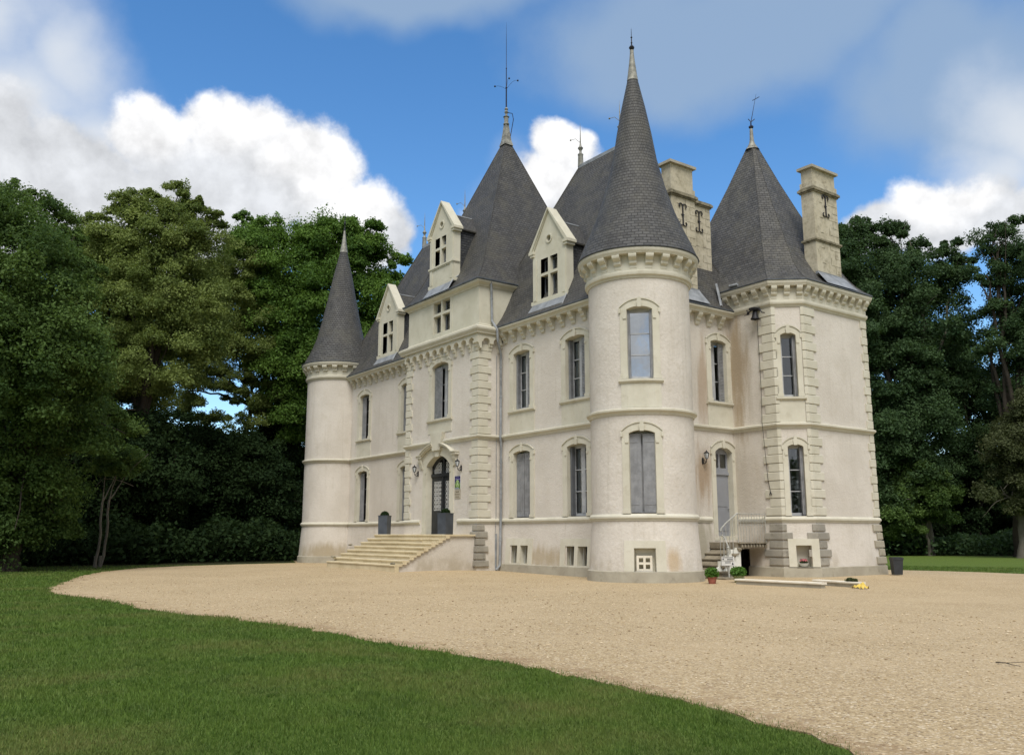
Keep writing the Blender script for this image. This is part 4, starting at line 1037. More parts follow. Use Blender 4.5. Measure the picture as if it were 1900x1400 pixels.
mb = MB(); mb.lathe([(0.03, 18.13), (0.1, 18.184), (0.1, 18.238), (0.03, 18.292), (0.025, 18.445)], tc_, 8)
tx = lambda t_: (tc_[0]+.12*t_, tc_[1]+.12*t_, 18.40+t_*.80)
mb.tube([tx(0), tx(1.6)], .016, 6, .005)
mb.tube([(tx(.1)[0]-.08, tx(.1)[1]-.08, tx(.1)[2]+.1), tx(.05), (tx(.1)[0]+.1, tx(.1)[1]+.1, tx(.1)[2]+.08)], .02, 5)
mb.tube([(tx(1.3)[0]-.08, tx(1.3)[1]-.08, tx(1.3)[2]-.04), (tx(1.36)[0]+.12, tx(1.36)[1]+.12, tx(1.36)[2]+.06)], .015, 5)
build('weathervane', mb, IRONB, polyr, smooth=True)
# zinc aprons at chimneys, valleys
# ------------------------------------------------------------------ dormers
def plate_hole(mb, poly, c, r, d0, d1, P, n=20):
    """polygon face with a round hole (poly star-shaped about c), plus the hole's reveal"""
    angs = sorted(set([2*math.pi*k_/n for k_ in range(n)]+[math.atan2(y-c[1], x-c[0]) % (2*math.pi) for x, y in poly]))
    out = []
    for a in angs:
        dx, dy = math.cos(a), math.sin(a); best = None
        for (x0, y0), (x1, y1) in zip(poly, poly[1:]+poly[:1]):
            ex, ey = x1-x0, y1-y0; den = dx*ey-dy*ex
            if abs(den) < 1e-9: continue
            t_ = ((x0-c[0])*ey-(y0-c[1])*ex)/den; s = ((x0-c[0])*dy-(y0-c[1])*dx)/den
            if t_ > 0 and -1e-6 <= s <= 1+1e-6 and (best is None or t_ < best): best = t_
        out.append((c[0]+dx*best, c[1]+dy*best))
    m_ = len(angs); inn = [(c[0]+r*math.cos(a), c[1]+r*math.sin(a)) for a in angs]
    vs = [P(x, d1, z) for x, z in out]+[P(x, d1, z) for x, z in inn]+[P(x, d0, z) for x, z in inn]+[P(x, d0, z) for x, z in out]
    fs = []
    for i in range(m_):
        j = (i+1) % m_; fs += [(i, j, m_+j, m_+i), (m_+i, m_+j, 2*m_+j, 2*m_+i), (2*m_+i, 2*m_+j, 3*m_+j, 3*m_+i), (3*m_+i, 3*m_+j, j, i)]
    mb.add(vs, fs)
def dormer(o, hw, z0, zs, za, win, oc, zr, back, sillband=None):
    """o: plan position of the front's centre on the wall plane"""
    P = flat(o, (0, -1)); x0, x1, wz0, wz1 = win; mb = MB(); T = .34
    mb.box(-hw, x0, -T, 0, z0, wz1, P=P); mb.box(x1, hw, -T, 0, z0, wz1, P=P); mb.box(x0, x1, -T, 0, z0, wz0, P=P)
    gp = [(-hw, wz1), (hw, wz1), (hw, zs), (0, za-.12), (-hw, zs)]
    plate_hole(mb, gp, (0, oc), .13, -T, 0., P)
    # raised ring round the oculus
    for k_ in range(16):
        a, b = 2*math.pi*k_/16, 2*math.pi*(k_+1)/16
        vs = [P(r_*math.cos(q), d, oc+r_*math.sin(q)) for q in (a, b) for r_, d in ((.13, .003), (.13, .03), (.19, .03), (.19, .003))]
        mb.add(vs, [(0, 1, 5, 4), (1, 2, 6, 5), (2, 3, 7, 6)])
    # pilaster strips
    for s in (-1, 1):
        a = s*(hw-.14); mb.box(a-.10, a+.10, .002, .03, z0+.15, wz1+.05, P=P)
        mb.box(s*hw-.06, s*hw+.06, -.24, .045, z0, z0+.14, P=P)
    mb.box(-hw-.03, hw+.03, -.2, .05, z0-.02, z0+.10, P=P)
    if sillband: mb.box(-hw-.05, hw+.05, -.30, .065, sillband-.07, sillband, P=P); mb.box(-hw-.02, hw+.02, -.28, .035, sillband-.12, sillband-.07, P=P)
    do = build('dormer', mb, ATTIC, CH)
    # coping of the gable with kneelers
    cp = MB(); sl = math.hypot(hw+.02, za-.1-zs)
    for s in (-1, 1):
        A, B = np.array([s*(hw+.10), zs-.02]), np.array([0., za])
        dvec_ = (B-A)/np.linalg.norm(B-A); nv = np.array([-dvec_[1], dvec_[0]])*(-s)*(-1)
        if nv[1] < 0: nv = -nv
        pts = [A-nv*.07, B-nv*.10, B+nv*.03, A+nv*.07]
        pts[1][0] = 0; pts[2][0] = 0
        cp.prism([tuple(q) for q in pts], -T-.02, .085, lambda x, z, d: P(x, d, z))
        pts2 = [A-nv*.14, B-nv*.17, B-nv*.102, A-nv*.072]; pts2[1][0] = 0; pts2[2][0] = 0
        cp.prism([tuple(q) for q in pts2], .002, .045, lambda x, z, d: P(x, d, z))
        cp.box(s*(hw+.02)-.15, s*(hw+.02)+.15, -T-.03, .09, zs-.09, zs+.02, P=P); cp.box(s*hw-.11, s*hw+.11, -T, .06, zs-.19, zs-.09, P=P)
    build('gable_coping', cp, ATTIC, do)
    wo, fr = crosswin(P, x0, x1, wz0, wz1, do, depth=.30); build_sub = fr
    fr2 = MB(); fr2.v, fr2.f = fr.v, fr.f
    # joinery, glass and dark oculus belong to the dormer
    build('window_frame', fr2, GREYDARK, do); pane(P, x0, x1, wz0, wz1, -.215, do)
    oc_ = MB(); oc_.add([P(.14*math.cos(2*math.pi*k_/14), -.13, oc+.14*math.sin(2*math.pi*k_/14)) for k_ in range(14)], [tuple(range(14))]); build('oculus_disc', oc_, DARKROOM, do)  # opaque disc; the dark room behind is put into its colour
    # slate-hung cheeks and little saddle roof
    cw = hw-.06
    for s in (-1, 1):
        ck = MB()
        q = [(s*cw, -T, z0+.15), (s*cw, -back, z0+.15), (s*cw, -back, zs), (s*cw, -T, zs)]
        ck.add([P(*v) for v in q], [(0, 1, 2, 3) if s > 0 else (3, 2, 1, 0)], [[(a_, c_) for _, a_, c_ in (q if s > 0 else q[::-1])]])
        build('cheek', ck, SLATE_D, do)
    rf = MB(); ov = .10
    for s in (-1, 1):
        zl = math.hypot(cw+ov, zr-zs)
        q = [(s*(cw+ov), -T, zs-.03), (s*(cw+ov), -back-.1, zs-.03), (0, -back-.6, zr), (0, -T, zr)]
        uvq = [(T, 0), (back, 0), (back+.5, zl), (T, zl)]
        rf.add([P(*v) for v in q], [(0, 1, 2, 3) if s > 0 else (3, 2, 1, 0)], [uvq if s > 0 else uvq[::-1]])
        rf.add([P(s*(cw+ov), d, z) for d, z in ((-T, zs-.03), (-back, zs-.03), (-back, zs-.09), (-T, zs-.09))], [(0, 1, 2, 3)], [[(0, 0)]*4])
        rf.add([P(x, d, z) for x, d, z in ((s*(cw+ov), -T, zs-.09), (s*(cw+ov), -back, zs-.09), (s*cw, -back, zs-.09), (s*cw, -T, zs-.09))], [(0, 1, 2, 3)], [[(0, 0)]*4])
    ro = build('dormer_roof', rf, SLATE_B, do)
    zn = MB(); zn.tube([P(0, -T, zr+.0), P(0, -back-.55, zr+.0)], .045, 6)
    build('ridge_flashing', zn, ZINC, do)
    zf = MB()
    s = 1
    a = np.array(P(s*(cw+ov+.01), -back+.02, zs-.05)); b = np.array(P(.25, -back-.45, zr-.3)); 
    zf.tube([a+[0, .04, .02], (a+b)/2+[.03, -.02, .05], b], .06, 5)
    build('valley_flashing', zf, ZINC, do)
    # sloping zinc apron down to the gutter
    ap = MB(); ap.add([P(x, d, z) for x, d, z in ((-hw+.05, .02, z0+.03), (hw-.0, .02, z0+.03), (hw+.1, .34, z0-.46), (-hw-.02, .34, z0-.46))], [(0, 1, 2, 3)])
    ap.add([P(x, d, z) for x, d, z in ((-hw+.05, .0, z0+.0), (hw-.0, .0, z0+.0), (hw+.1, .32, z0-.50), (-hw-.02, .32, z0-.50))], [(3, 2, 1, 0)])
    ap.tube([P(hw+.02, -.25, z0+.25), P(hw+.03, .02, z0+.06), P(hw+.11, .34, z0-.46)], .025, 5)
    build('apron_flashing', ap, ZINC, do)
    return do
dormer((-10.52, .10), 1.03, 10.18, 12.33, 13.90, (-.52, .50, 10.36, 11.93), 12.67, 13.45, 2.3)
dormer((-23.52, .10), 1.03, 10.18, 12.33, 13.90, (-.52, .50, 10.36, 11.93), 12.67, 13.45, 2.3)
dormer((-16.62, -1.02), .98, 12.02, 14.42, 15.85, (-.52, .36, 12.98, 14.22), 14.78, 15.35, 2.2, sillband=12.95)

# ------------------------------------------------------------------ chimneys
def scroll_anchor(P, s, z, h=.78):
    mb = MB()
    mb.tube([P(s, .03, z-h*.42), P(s, .03, z+h*.42)], .026, 6)
    for zz_, sg in ((z+h*.42, 1), (z-h*.42, -1)):
        for sx_ in (-1, 1):
            pts = []
            for q in range(9):
                a = q/8*4.4; r_ = .125*(1-q/13)
                pts.append(P(s+sx_*(.12-r_*math.cos(a)), .03, zz_+sg*(r_*math.sin(a))))
            mb.tube(pts, .022, 5)
    mb.box(s-.07, s+.07, .01, .04, z-.02, z+.02, P=P)
    return mb
def chimney(x0, x1, y0, y1, z0, z1, zm, zlow, anchor, upper=True):
    mb = MB(); j = .004
    mb.box(x0, x1, y0, y1, z0, zm)
    PEf = flat((x1, y0), (1, 0)); PSf = flat((x0, y0), (0, -1)); wE, wS = y1-y0, x1-x0
    jo = mb; mb.m = 1; h = .30; k_ = 0; z = z0+.25
    while z < zm-.1:
        a = wE*(.60 if k_ % 2 else .78)
        jo.box(a, wE-.02, -.004, .004, z-.008, z+.008, P=PEf); jo.box(a-.008, a+.008, -.004, .004, z+.01, z+h-.01, P=PEf)
        if k_ % 2: jo.box(wE*.22, wE*.22+.22, -.004, .005, z-.014, z+.014, P=PEf)
        k_ += 1; z += h
    co = build('chimney', mb, [CHIMSTONE, MOSSSTONE], CH)
    mo = MB()
    def ring(za, zb, pr): mo.box(x0-pr, x1+pr, y0-pr, y1+pr, za, zb)
    ring(zm+.001, zm+.06, .05); ring(zm+.061, zm+.15, .10); ring(zm+.151, zm+.20, .06)
    if zlow: ring(zlow, zlow+.05, .03); ring(zlow+.051, zlow+.12, .07)
    build('chimney_moulding', mo, MOSSSTONE, co)
    if upper:
        u_ = MB(); u_.box(x0+.03, x1-.03, y0+.03, y1-.03, zm+.201, z1-.10); u_.box(x0-.02, x1+.02, y0-.02, y1+.02, zm+.201, zm+.42)
        build('chimney_stack', u_, CHIMSTONE, co)
        c_ = MB(); c_.box(x0-.08, x1+.08, y0-.08, y1+.08, z1-.10, z1); build('chimney_cap', c_, BASESTONE, co)
    build('iron_anchor', scroll_anchor(PEf, wE*anchor[0], anchor[1]), IRON, co, smooth=True)
    return co
chimney(-6.98, -6.46, 2.62, 3.86, 9.9, 15.08, 13.72, None, (.45, 13.05))
chimney(-7.9, -7.15, 4.35, 5.5, 10., 15.5, 14.0, None, (.42, 13.35), upper=False)
chimney(-4.45, -3.92, 7.62, 9.12, 10.9, 15.27, 14.22, 12.25, (.48, 13.75))
for pts, bx in (([(-3.86, 7.50, 11.02), (-3.86, 9.20, 11.02), (-3.40, 9.35, 10.47), (-3.40, 7.40, 10.47)], (-3.98, -3.86, 7.55, 9.18, 10.95, 11.06)),
                ([(-6.42, 2.55, 10.25), (-6.42, 3.92, 10.25), (-6.0, 4.0, 9.68), (-6.0, 2.5, 9.68)], (-6.48, -6.42, 2.56, 3.92, 10.2, 10.3))):
    fl = MB(); fl.add(pts, [(0, 3, 2, 1)]); fl.box(*bx); build('zinc_flashing', fl, ZINC, CH)
fl = MB(); fl.tube([(-6.15, 4.75, 9.75), (-6.5, 5.0, 10.5), (-6.6, 5.05, 10.75)], .05, 5); build('valley_flashing', fl, ZINC, CH)
fl = MB(); fl.tube([(-6.05, 5.15, 10.55), (-5.7, 5.18, 10.55)], .06, 5); build('valley_flashing', fl, ZINC, CH)

# ------------------------------------------------------------------ doors
sm = surround(PB, DX, DW, DZ0, DZS, DR, jw=.30, top=.30, depth=.32, proud=.04, n=16)
hd = MB()
W_ = 2.56; HZ = 4.60; a = arcs(W_, HZ, .42, 18)
for i in range(18):
    (xa, za), (xb, zb) = a[i], a[i+1]
    if abs((xa+xb)/2) < .22: continue
    for (d0, d1, q0, q1) in ((.0, .14, .0, .05), (.0, .20, .05, .12), (.0, .24, .12, .15)):
        hd.add([PB(DX+x, d, z+dz) for x, z in ((xa, za), (xb, zb)) for d, dz in ((d0, q0), (d1, q0), (d1, q1), (d0, q1))], [(0, 1, 5, 4), (1, 2, 6, 5), (2, 3, 7, 6), (3, 0, 4, 7), (0, 3, 2, 1), (4, 5, 6, 7)])
for s in (-1, 1):
    hd.box(DX+s*(W_/2+.11)-.17, DX+s*(W_/2+.11)+.17, -.02, .20, HZ+.003, HZ+.10, P=PB); hd.box(DX+s*(W_/2+.11)-.19, DX+s*(W_/2+.11)+.19, -.02, .24, HZ+.101, HZ+.15, P=PB)
    hd.prism([(-.02, HZ-.42), (.05, HZ-.42), (.09, HZ-.27), (.14, HZ-.15), (.16, HZ), (-.02, HZ)], DX+s*(W_/2+.08)-.10, DX+s*(W_/2+.08)+.10, lambda d, z, q: PB(q, d, z))
hd.prism([(-.30, 4.86), (.30, 4.86), (.48, 5.60), (-.48, 5.60)], -.02, .16, lambda x, z, d: PB(DX+x, d, z))
hd.prism([(-.13, 4.60), (.13, 4.60), (.20, 4.86), (-.20, 4.86)], -.02, .10, lambda x, z, d: PB(DX+x, d, z))
door = MB(); dd = -.25
door.box(DX-DW/2, DX+DW/2, dd-.05, dd, DZ0, 2.25, P=PB)                        # lower panels
for s in (-1, 1):
    x0, x1 = (DX-DW/2, DX-.02) if s < 0 else (DX+.02, DX+DW/2)
    for (a_, b_, z0, z1) in ((x0, x0+.15, 2.25, 4.0), (x1-.15, x1, 2.25, 4.0), (x0+.15, x1-.15, 2.25, 2.40), (x0+.15, x1-.15, 3.62, 3.80), ): door.box(a_, b_, dd-.05, dd, z0, z1, P=PB)
    door.box(x0+.12, x1-.12, dd+.001, dd+.02, 1.62, 2.12, P=PB); door.box(x0+.18, x1-.18, dd+.021, dd+.032, 1.68, 2.06, P=PB)
door.box(DX-.05, DX+.05, dd-.0, dd+.04, DZ0, 3.80, P=PB)
door.box(DX-DW/2, DX+DW/2, dd-.06, dd+.05, 3.80, 3.93, P=PB)
door.box(DX-.07, DX+.07, dd-.05, dd+.01, 3.93, 4.62, P=PB)
ar = arcs(DW, DZS, DR, 14); ari = [(x*.80, z-.13) for x, z in ar]
for i in range(14): door.prism([ar[i], ar[i+1], ari[i+1], ari[i]], dd-.05, dd, lambda x, z, d: PB(DX+x, d, z))
for s in (-1, 1): door.box(DX+s*(DW/2-.075)-.075, DX+s*(DW/2-.075)+.075, dd-.05, dd, 3.93, 4.26, P=PB)
do = build('front_door', door, BLACKDOOR, CH, label='black arched double front door with white lace grilles')
build('stone_surround', sm, STONE, do, smooth=True, sharp=25); build('door_hood', hd, STONE, do)
gr = MB()      # pale lattice grilles over light glass
def lattice(x0, x1, z0, z1):
    nx = 5; dx = (x1-x0)/nx; nz = max(2, int(round((z1-z0)/(dx*1.4)))); dz = (z1-z0)/nz
    for i in range(nx):
        for j in range(nz):
            cx_, cz_ = x0+dx*(i+.5), z0+dz*(j+.5)
            for k_ in range(8):
                a0, a1 = 2*math.pi*k_/8, 2*math.pi*(k_+1)/8
                gr.add([PB(cx_+dx*rx_*math.cos(q), dd-.012, cz_+dz*rx_*math.sin(q)) for q, rx_ in ((a0, .54), (a1, .54), (a1, .33), (a0, .33))], [(0, 1, 2, 3)])
for s in (-1, 1):
    x0, x1 = (DX-DW/2+.15, DX-.17) if s < 0 else (DX+.17, DX+DW/2-.15)
    for z0, z1 in ((2.40, 3.62), (3.95, 4.40)): gr = MB(); lattice(x0, x1, z0, z1); build('door_grille', gr, WHITEP, do)
gp = MB(); gp.add([PB(DX+x, dd-.03, z) for x, z in ((-DW/2, 2.25), (DW/2, 2.25), (DW/2, 4.3), (-DW/2, 4.3))], [(0, 1, 2, 3)]); build('pane', gp, GLASS, do)
hn = MB(); hn.tube([PB(DX-.10, dd+.05, 2.35), PB(DX-.10, dd+.05, 2.62)], .014, 6); hn.ball(PB(DX+.09, dd+.05, 2.45), .032, 6); build('door_handle', hn, ZINC, do)
# east door
ed = MB(); q = -.20
ed.box(EX-EW/2, EX+EW/2, q-.05, q, EZ0, 3.55, P=PE)
for z0, z1 in ((1.55, 2.30), (2.42, 3.38)): ed.box(EX-EW/2+.12, EX+EW/2-.12, q+.001, q+.014, z0, z1, P=PE)
ed.box(EX-EW/2, EX+EW/2, q-.05, q+.05, 3.551, 3.64, P=PE); ed.box(EX-EW/2, EX+EW/2, q-.05, q+.01, 3.64, 3.80, P=PE)
for a_, b_ in ((-EW/2, -EW/2+.08), (-.04, .04), (EW/2-.08, EW/2)): ed.box(EX+a_, EX+b_, q-.05, q, 3.80, 4.54, P=PE)
ed.box(EX-EW/2+.08, EX-.04, q-.05, q, 4.30, 4.54, P=PE); ed.box(EX+.04, EX+EW/2-.08, q-.05, q, 4.30, 4.54, P=PE)
eo = build('side_door', ed, GREYDOOR, CH, label='plain grey side door with a two pane fanlight')
pane(PE, EX-EW/2+.08, EX+EW/2-.08, 3.80, 4.32, q-.03, eo)
build('stone_surround', surround(PE, EX, EW, EZ0-.16, EZS, ER, jw=.22, depth=.28), STONE, eo, smooth=True, sharp=25)
th = MB(); th.box(EX-EW/2, EX+EW/2, -.28, .05, EZ0-.16, EZ0-.003, P=PE); build('threshold', th, STONE, eo)
dp = MB(); dp.box(EX-.30, EX-.08, q+.002, q+.012, 2.72, 2.86, P=PE); build('door_plate', dp, GREYDARK, eo)
hn = MB(); hn.ball(PE(EX+EW/2-.09, q+.05, 2.35), .03, 6); build('door_handle', hn, ZINC, eo)
# cellar door under the landing
cdm = MB(); cdm.box(.04, .52, -.22, -.16, -.08, .92, P=PA); cdm.box(.10, .14, -.16, -.14, .0, .9, P=PA); cdm.box(.42, .46, -.16, -.14, .0, .9, P=PA); cdm.box(.14, .42, -.16, -.14, .42, .50, P=PA)
co_ = build('cellar_door', cdm, BLACKDOOR, CH)
pane(PA, .15, .41, .52, .86, -.15, co_)

# ------------------------------------------------------------------ drainpipes on the chateau
dpm = MB(); ux, vy = -13.44, -.11
dpm.tube([(UR+.16, -.62, 11.5), (UR+.10, -.55, 11.25), (UR+.08, -.50, 9.9), (UR+.20, -.46, 9.72), (UR+.36, -.44, 9.5), (UR+.36, -.40, 9.0), (UR+.2, -.2, 8.75), (UR+.16, vy, 8.55), (UR+.16, vy, 5.35), (UR+.20, vy-.05, 5.2), (UR+.18, vy, 5.0), (UR+.18, vy, 2.1), (UR+.2, vy-.02, 1.9), (UR+.26, vy-.10, .25), (UR+.26, vy-.28, .08)], .05, 8)
for z in (10.8, 8.0, 6.8, 4.2, 3.0, 1.2): dpm.lathe([(.05, z-.03), (.065, z-.03), (.065, z+.03), (.05, z+.03)], (UR+(.09 if z > 10 else .16 if z > 5 else .18 if z > 2 else .23), -.53 if z > 10 else vy-(0.05 if z < 2 else 0)), 8)
build('drainpipe', dpm, ZINC, CH, smooth=True)
dp2 = MB(); dp2.tube([(UR+.09, vy-.16, 1.45), (UR+.12, vy-.20, .1)], .04, 8); dp2.tube([(UR+.04, vy-.12, 8.5), (UR+.04, vy-.13, 2.1), (UR+.08, vy-.19, 1.5)], .011, 5)
build('drainpipe', dp2, ZINC, CH, smooth=True)

# ------------------------------------------------------------------ entrance steps
ST = empty('entrance_steps', (-16.46, -2.8, .1), 'broad flight of pale yellow stone steps up to the black front door', 'steps')
lev = [1.43, 1.275, 1.12, .97, .82, .665, .505, .355]; frn = [-2.52, -2.84, -3.15, -3.45, -3.76, -4.05, -4.34, -4.66]
body = MB()
pv = [(-1.08, -.1), (-1.08, 1.35)]
for z, v_ in zip(lev, frn): pv += [(v_+.04, z-.065)]; pv += [(v_+.04, max(-.1, z-.155))]
pv[-1] = (frn[-1]+.04, -.1)
for xa, xb in ((-19.30, -13.62),): body.prism(pv, xa+.04, xb-.02, lambda y, z, x: (x, y, z))
build('stair_wall', body, WALLF, ST)
for i, (z, v_) in enumerate(zip(lev, frn)):
    b_ = MB(); yb = -1.10 if i == 0 else frn[i-1]+.02
    n = 4 if i else 5; cuts = [-19.34+(5.78)*(k_/n)+(.25*math.sin(i*2.3+k_*1.9) if 0 < k_ < n else 0) for k_ in range(n+1)]
    for c0, c1 in zip(cuts, cuts[1:]):
        dz = random.uniform(-.006, .006); y0 = v_+random.uniform(-.012, .012)
        pr = [(y0+.05, z-.064+dz), (y0+.012, z-.064+dz), (y0, z-.05+dz), (y0, z-.012+dz), (y0+.012, z+dz), (yb, z+dz), (yb, z-.064+dz)]
        b_.prism(pr, c0+.003, c1-.003, lambda y, q_, x: (x, y, q_))
        b_.box(c0+.004, c1-.004, v_+.03, v_+.20, z-.152 if i < 7 else -.05, z-.066)
    build('step', b_, STEPSTONE, ST)
# loose stones at the ends of the bottom steps
def rock(c, r, sq, mat, parent, name='loose_stone', **kw):
    mb = MB(); vs = []; n, m_ = 6, 9
    for i in range(n+1):
        for k_ in range(m_):
            a = 2*math.pi*k_/m_; b_ = math.pi*i/n; q = r*(1+.18*math.sin(3*a+c[0]*9+i)+.1*math.cos(5*b_+c[1]*7))
            vs.append((c[0]+q*math.sin(b_)*math.cos(a)*sq[0], c[1]+q*math.sin(b_)*math.sin(a)*sq[1], c[2]-q*math.cos(b_)*sq[2]))
    fs = [(i*m_+k_, i*m_+(k_+1) % m_, (i+1)*m_+(k_+1) % m_, (i+1)*m_+k_) for i in range(n) for k_ in range(m_)]
    mb.add(vs, fs); return build(name, mb, mat, parent, **kw)
rock((-19.15, -4.45, .53), .10, (1.7, .8, .45), MOSSSTONE, None, label='flat grey stone lying on the left end of the bottom entrance step', cat='stone')
rock((-19.45, -3.55, 1.0), .09, (1.9, .8, .35), MOSSSTONE, None, label='flat grey stone lying at the left end halfway up the entrance steps', cat='stone')
rock((-13.95, -4.50, .39), .10, (1.6, .8, .4), MOSSSTONE, None, label='pale flat stone lying on the right end of the bottom entrance step', cat='stone')

# ------------------------------------------------------------------ side stairs with railing
SS = empty('side_staircase', (-5.8, 3.6, 0), 'weathered stone side stairs with landing leading to the grey door', 'staircase')
sl_ = [(.99, 3.83), (.80, 3.55), (.61, 3.26), (.42, 2.96)]
b_ = MB(); b_.prism([(5.30, 1.0), (5.30, 1.16), (3.85, 1.16), (3.85, 1.0)], -6.40, -5.16, lambda y, z, x: (x, y, z)); build('landing', b_, OLDSTEP, SS)
b_ = MB()
for k_ in range(9): b_.prism([(-5.16, .99), (-5.06, 1.0), (-5.06, 1.06), (-5.10, 1.12), (-5.16, 1.14)], 3.98+.155*k_, 4.06+.155*k_, lambda x, z, y: (x, y, z))
b_.box(-5.17, -5.04, 3.86, 5.32, 1.121, 1.16); build('landing_edge', b_, OLDSTEP, SS)
for i, (z, v_) in enumerate(sl_):
    b_ = MB(); pr = [(v_+.03, z-.05), (v_, z-.04), (v_, z-.008), (v_+.02, z), (v_+.34, z), (v_+.34, z-.05)]
    b_.prism(pr, -6.40, -5.12, lambda y, q_, x: (x, y, q_)); b_.box(-6.40, -5.20, v_+.045, v_+.07, z-.19, z-.051); build('step', b_, OLDSTEP, SS)
    bk = MB(); bk.prism([(-5.12, z-.02), (-5.06, z-.03), (-5.06, z-.07), (-5.10, z-.12), (-5.12, z-.14)], v_+.04, v_+.14, lambda x, q_, y: (x, y, q_)); build('step_bracket', bk, OLDSTEP, SS)
for (z, v_, ur, xl) in ((.23, 2.62, -4.80, -6.2), (.06, 2.30, -4.36, -6.0)):
    b_ = MB(); pr = [(v_+.03, z-.055), (v_, z-.045), (v_, z-.01), (v_+.02, z), (v_+.9, z), (v_+.9, z-.055)]
    b_.prism(pr, xl, ur, lambda y, q_, x: (x, y, q_)); b_.box(xl, ur-.06, v_+.05, v_+.85, z-.2, z-.056); build('step', b_, OLDSTEP, SS)
w_ = MB(); w_.prism([(4.02, -.1), (4.02, 1.0), (3.80, .985), (3.80, .93), (3.52, .93), (3.52, .74), (3.23, .74), (3.23, .55), (2.93, .55), (2.93, .36), (2.70, .30), (2.70, -.1)], -5.24, -5.16, lambda y, z, x: (x, y, z))
build('string_wall', w_, WHITEWALL, SS)
RL = empty('iron_railing', (-5.1, 4.0, 1.16), 'pale painted iron railing along the landing and side stairs', 'railing')
b_ = MB(); b_.tube([(-5.13, 3.9, 2.14), (-5.13, 3.3, 1.80), (-5.13, 3.05, 1.62), (-5.10, 2.98, 1.52)], .024, 6); b_.tube([(-5.13, 3.9, 2.12), (-5.13, 5.36, 2.12)], .016, 6)
b_.tube([(-5.06, 2.98, 1.40), (-4.9, 2.92, 1.34), (-4.7, 2.82, 1.10), (-4.6, 2.76, 1.0), (-4.58, 2.74, .95)], .022, 6)
b_.tube([(-5.13, 3.9, 1.75), (-5.13, 5.36, 1.75)], .008, 5); b_.tube([(-5.13, 3.9, 1.92), (-5.13, 5.36, 1.92)], .008, 5)
build('handrail', b_, RAIL, RL, smooth=True)
for k_ in range(11):
    y = 3.9+.146*k_; b_ = MB(); b_.tube([(-5.13, y, 1.12), (-5.13, y, 2.12)], .015 if k_ in (0, 10) else .009, 6)
    if k_ < 10: b_.tube([(-5.13, y+.073, 1.84), (-5.13, y+.03, 1.88), (-5.13, y+.073, 1.92), (-5.13, y+.116, 1.88), (-5.13, y+.073, 1.84)], .009, 5)
    build('baluster', b_, RAIL, RL)
for (y, zb, zt) in ((3.62, .80, 1.97), (3.45, .80, 1.88), (3.28, .61, 1.78), (3.12, .61, 1.66), (2.98, .42, 1.50)):
    b_ = MB(); b_.tube([(-5.13, y, zb), (-5.13, y, zt)], .010, 6); build('baluster', b_, RAIL, RL)
for (x, y, zb, zt) in ((-4.9, 2.9, .23, 1.32), (-4.75, 2.84, .23, 1.15)):
    b_ = MB(); b_.tube([(x, y, zb), (x, y, zt)], .009, 6); build('baluster', b_, RAIL, RL)
# sign boards on a post by the stairs
b_ = MB(); b_.prism([(4.02, -.1), (4.02, .98), (3.90, .93), (3.62, .74), (3.33, .55), (3.03, .36), (2.80, .15), (2.80, -.1)], -6.3, -5.25, lambda y, z, x: (x, y, z)); build('stair_core', b_, OLDSTEP, SS)
SG = empty('sign_post', (-4.55, 2.62, .05), 'slim post with two small white notice boards beside the side stairs', 'sign')
b_ = MB(); b_.tube([(-4.58, 2.70, .0), (-4.58, 2.70, .98)], .026, 8); b_.ball((-4.58, 2.70, 1.0), .04, 6); build('post', b_, RAIL, SG, smooth=True)
PSG = flat((-4.58, 2.67), (.74, -.67))
for z0, z1 in ((.575, .72), (.42, .565)):
    b_ = MB(); b_.box(-.20, .20, .02, .035, z0, z1, P=PSG); t_ = b_; b_.m = 1
    if z0 > .5:
        for k_ in range(9): t_.box(-.17+.038*k_, -.17+.038*k_+.024, .0352, .038, .675, .705, P=PSG)
        t_.prism([(-.19, .635), (-.13, .66), (-.13, .61)], .0352, .039, lambda x, z, d: PSG(x, d, z)); 
        for k_ in range(5): t_.box(-.02+.036*k_, -.02+.036*k_+.024, .0352, .038, .61, .65, P=PSG)
        t_.box(-.18, .18, .0352, .038, .582, .590, P=PSG)
    else:
        for k_ in range(5): t_.box(-.09+.036*k_, -.09+.036*k_+.024, .0352, .038, .51, .545, P=PSG)
        t_.box(.12, .17, .0352, .039, .46, .50, P=PSG); t_.box(.13, .155, .0352, .039, .50, .53, P=PSG); t_.box(-.19, .19, .0352, .038, .425, .435, P=PSG)
    build('sign_board', b_, [WHITEP, IRON], SG)

# ------------------------------------------------------------------ low walls, pots, planters, bin, cloth
def lowwall(label, a, b, w, zt):
    a, b = np.array(a), np.array(b); d = (b-a)/np.linalg.norm(b-a); P = flat(a, (d[1], -d[0])); L = np.linalg.norm(b-a)
    o = empty('low_wall', ((a[0]+b[0])/2, (a[1]+b[1])/2, 0), label, 'low wall')
    m_ = MB(); m_.box(0.03, L-.04, -w+.03, -.03, -.1, zt-.055, P=P); build('wall_body', m_, BASESTONE, o)
    n = 3; m_ = MB()
    for k_ in range(n):
        x0, x1 = L*k_/n+.004, L*(k_+1)/n-.004
        m_.prism([(-w, zt-.054), (0, zt-.054), (.012, zt-.042), (.012, zt-.01), (0, zt+.002*k_), (-w, zt+.002*k_)], x0, x1, lambda d_, z, x: P(x, d_, z))
    build('coping', m_, COPING, o)
lowwall('long low wall with pale coping by the olive pot and cellar door', (-2.62, .62), (.18, .80), .26, .15)
lowwall('shorter low wall with pale coping beside the yellow cloth', (-1.05, 2.12), (.62, 1.84), .26, .15)
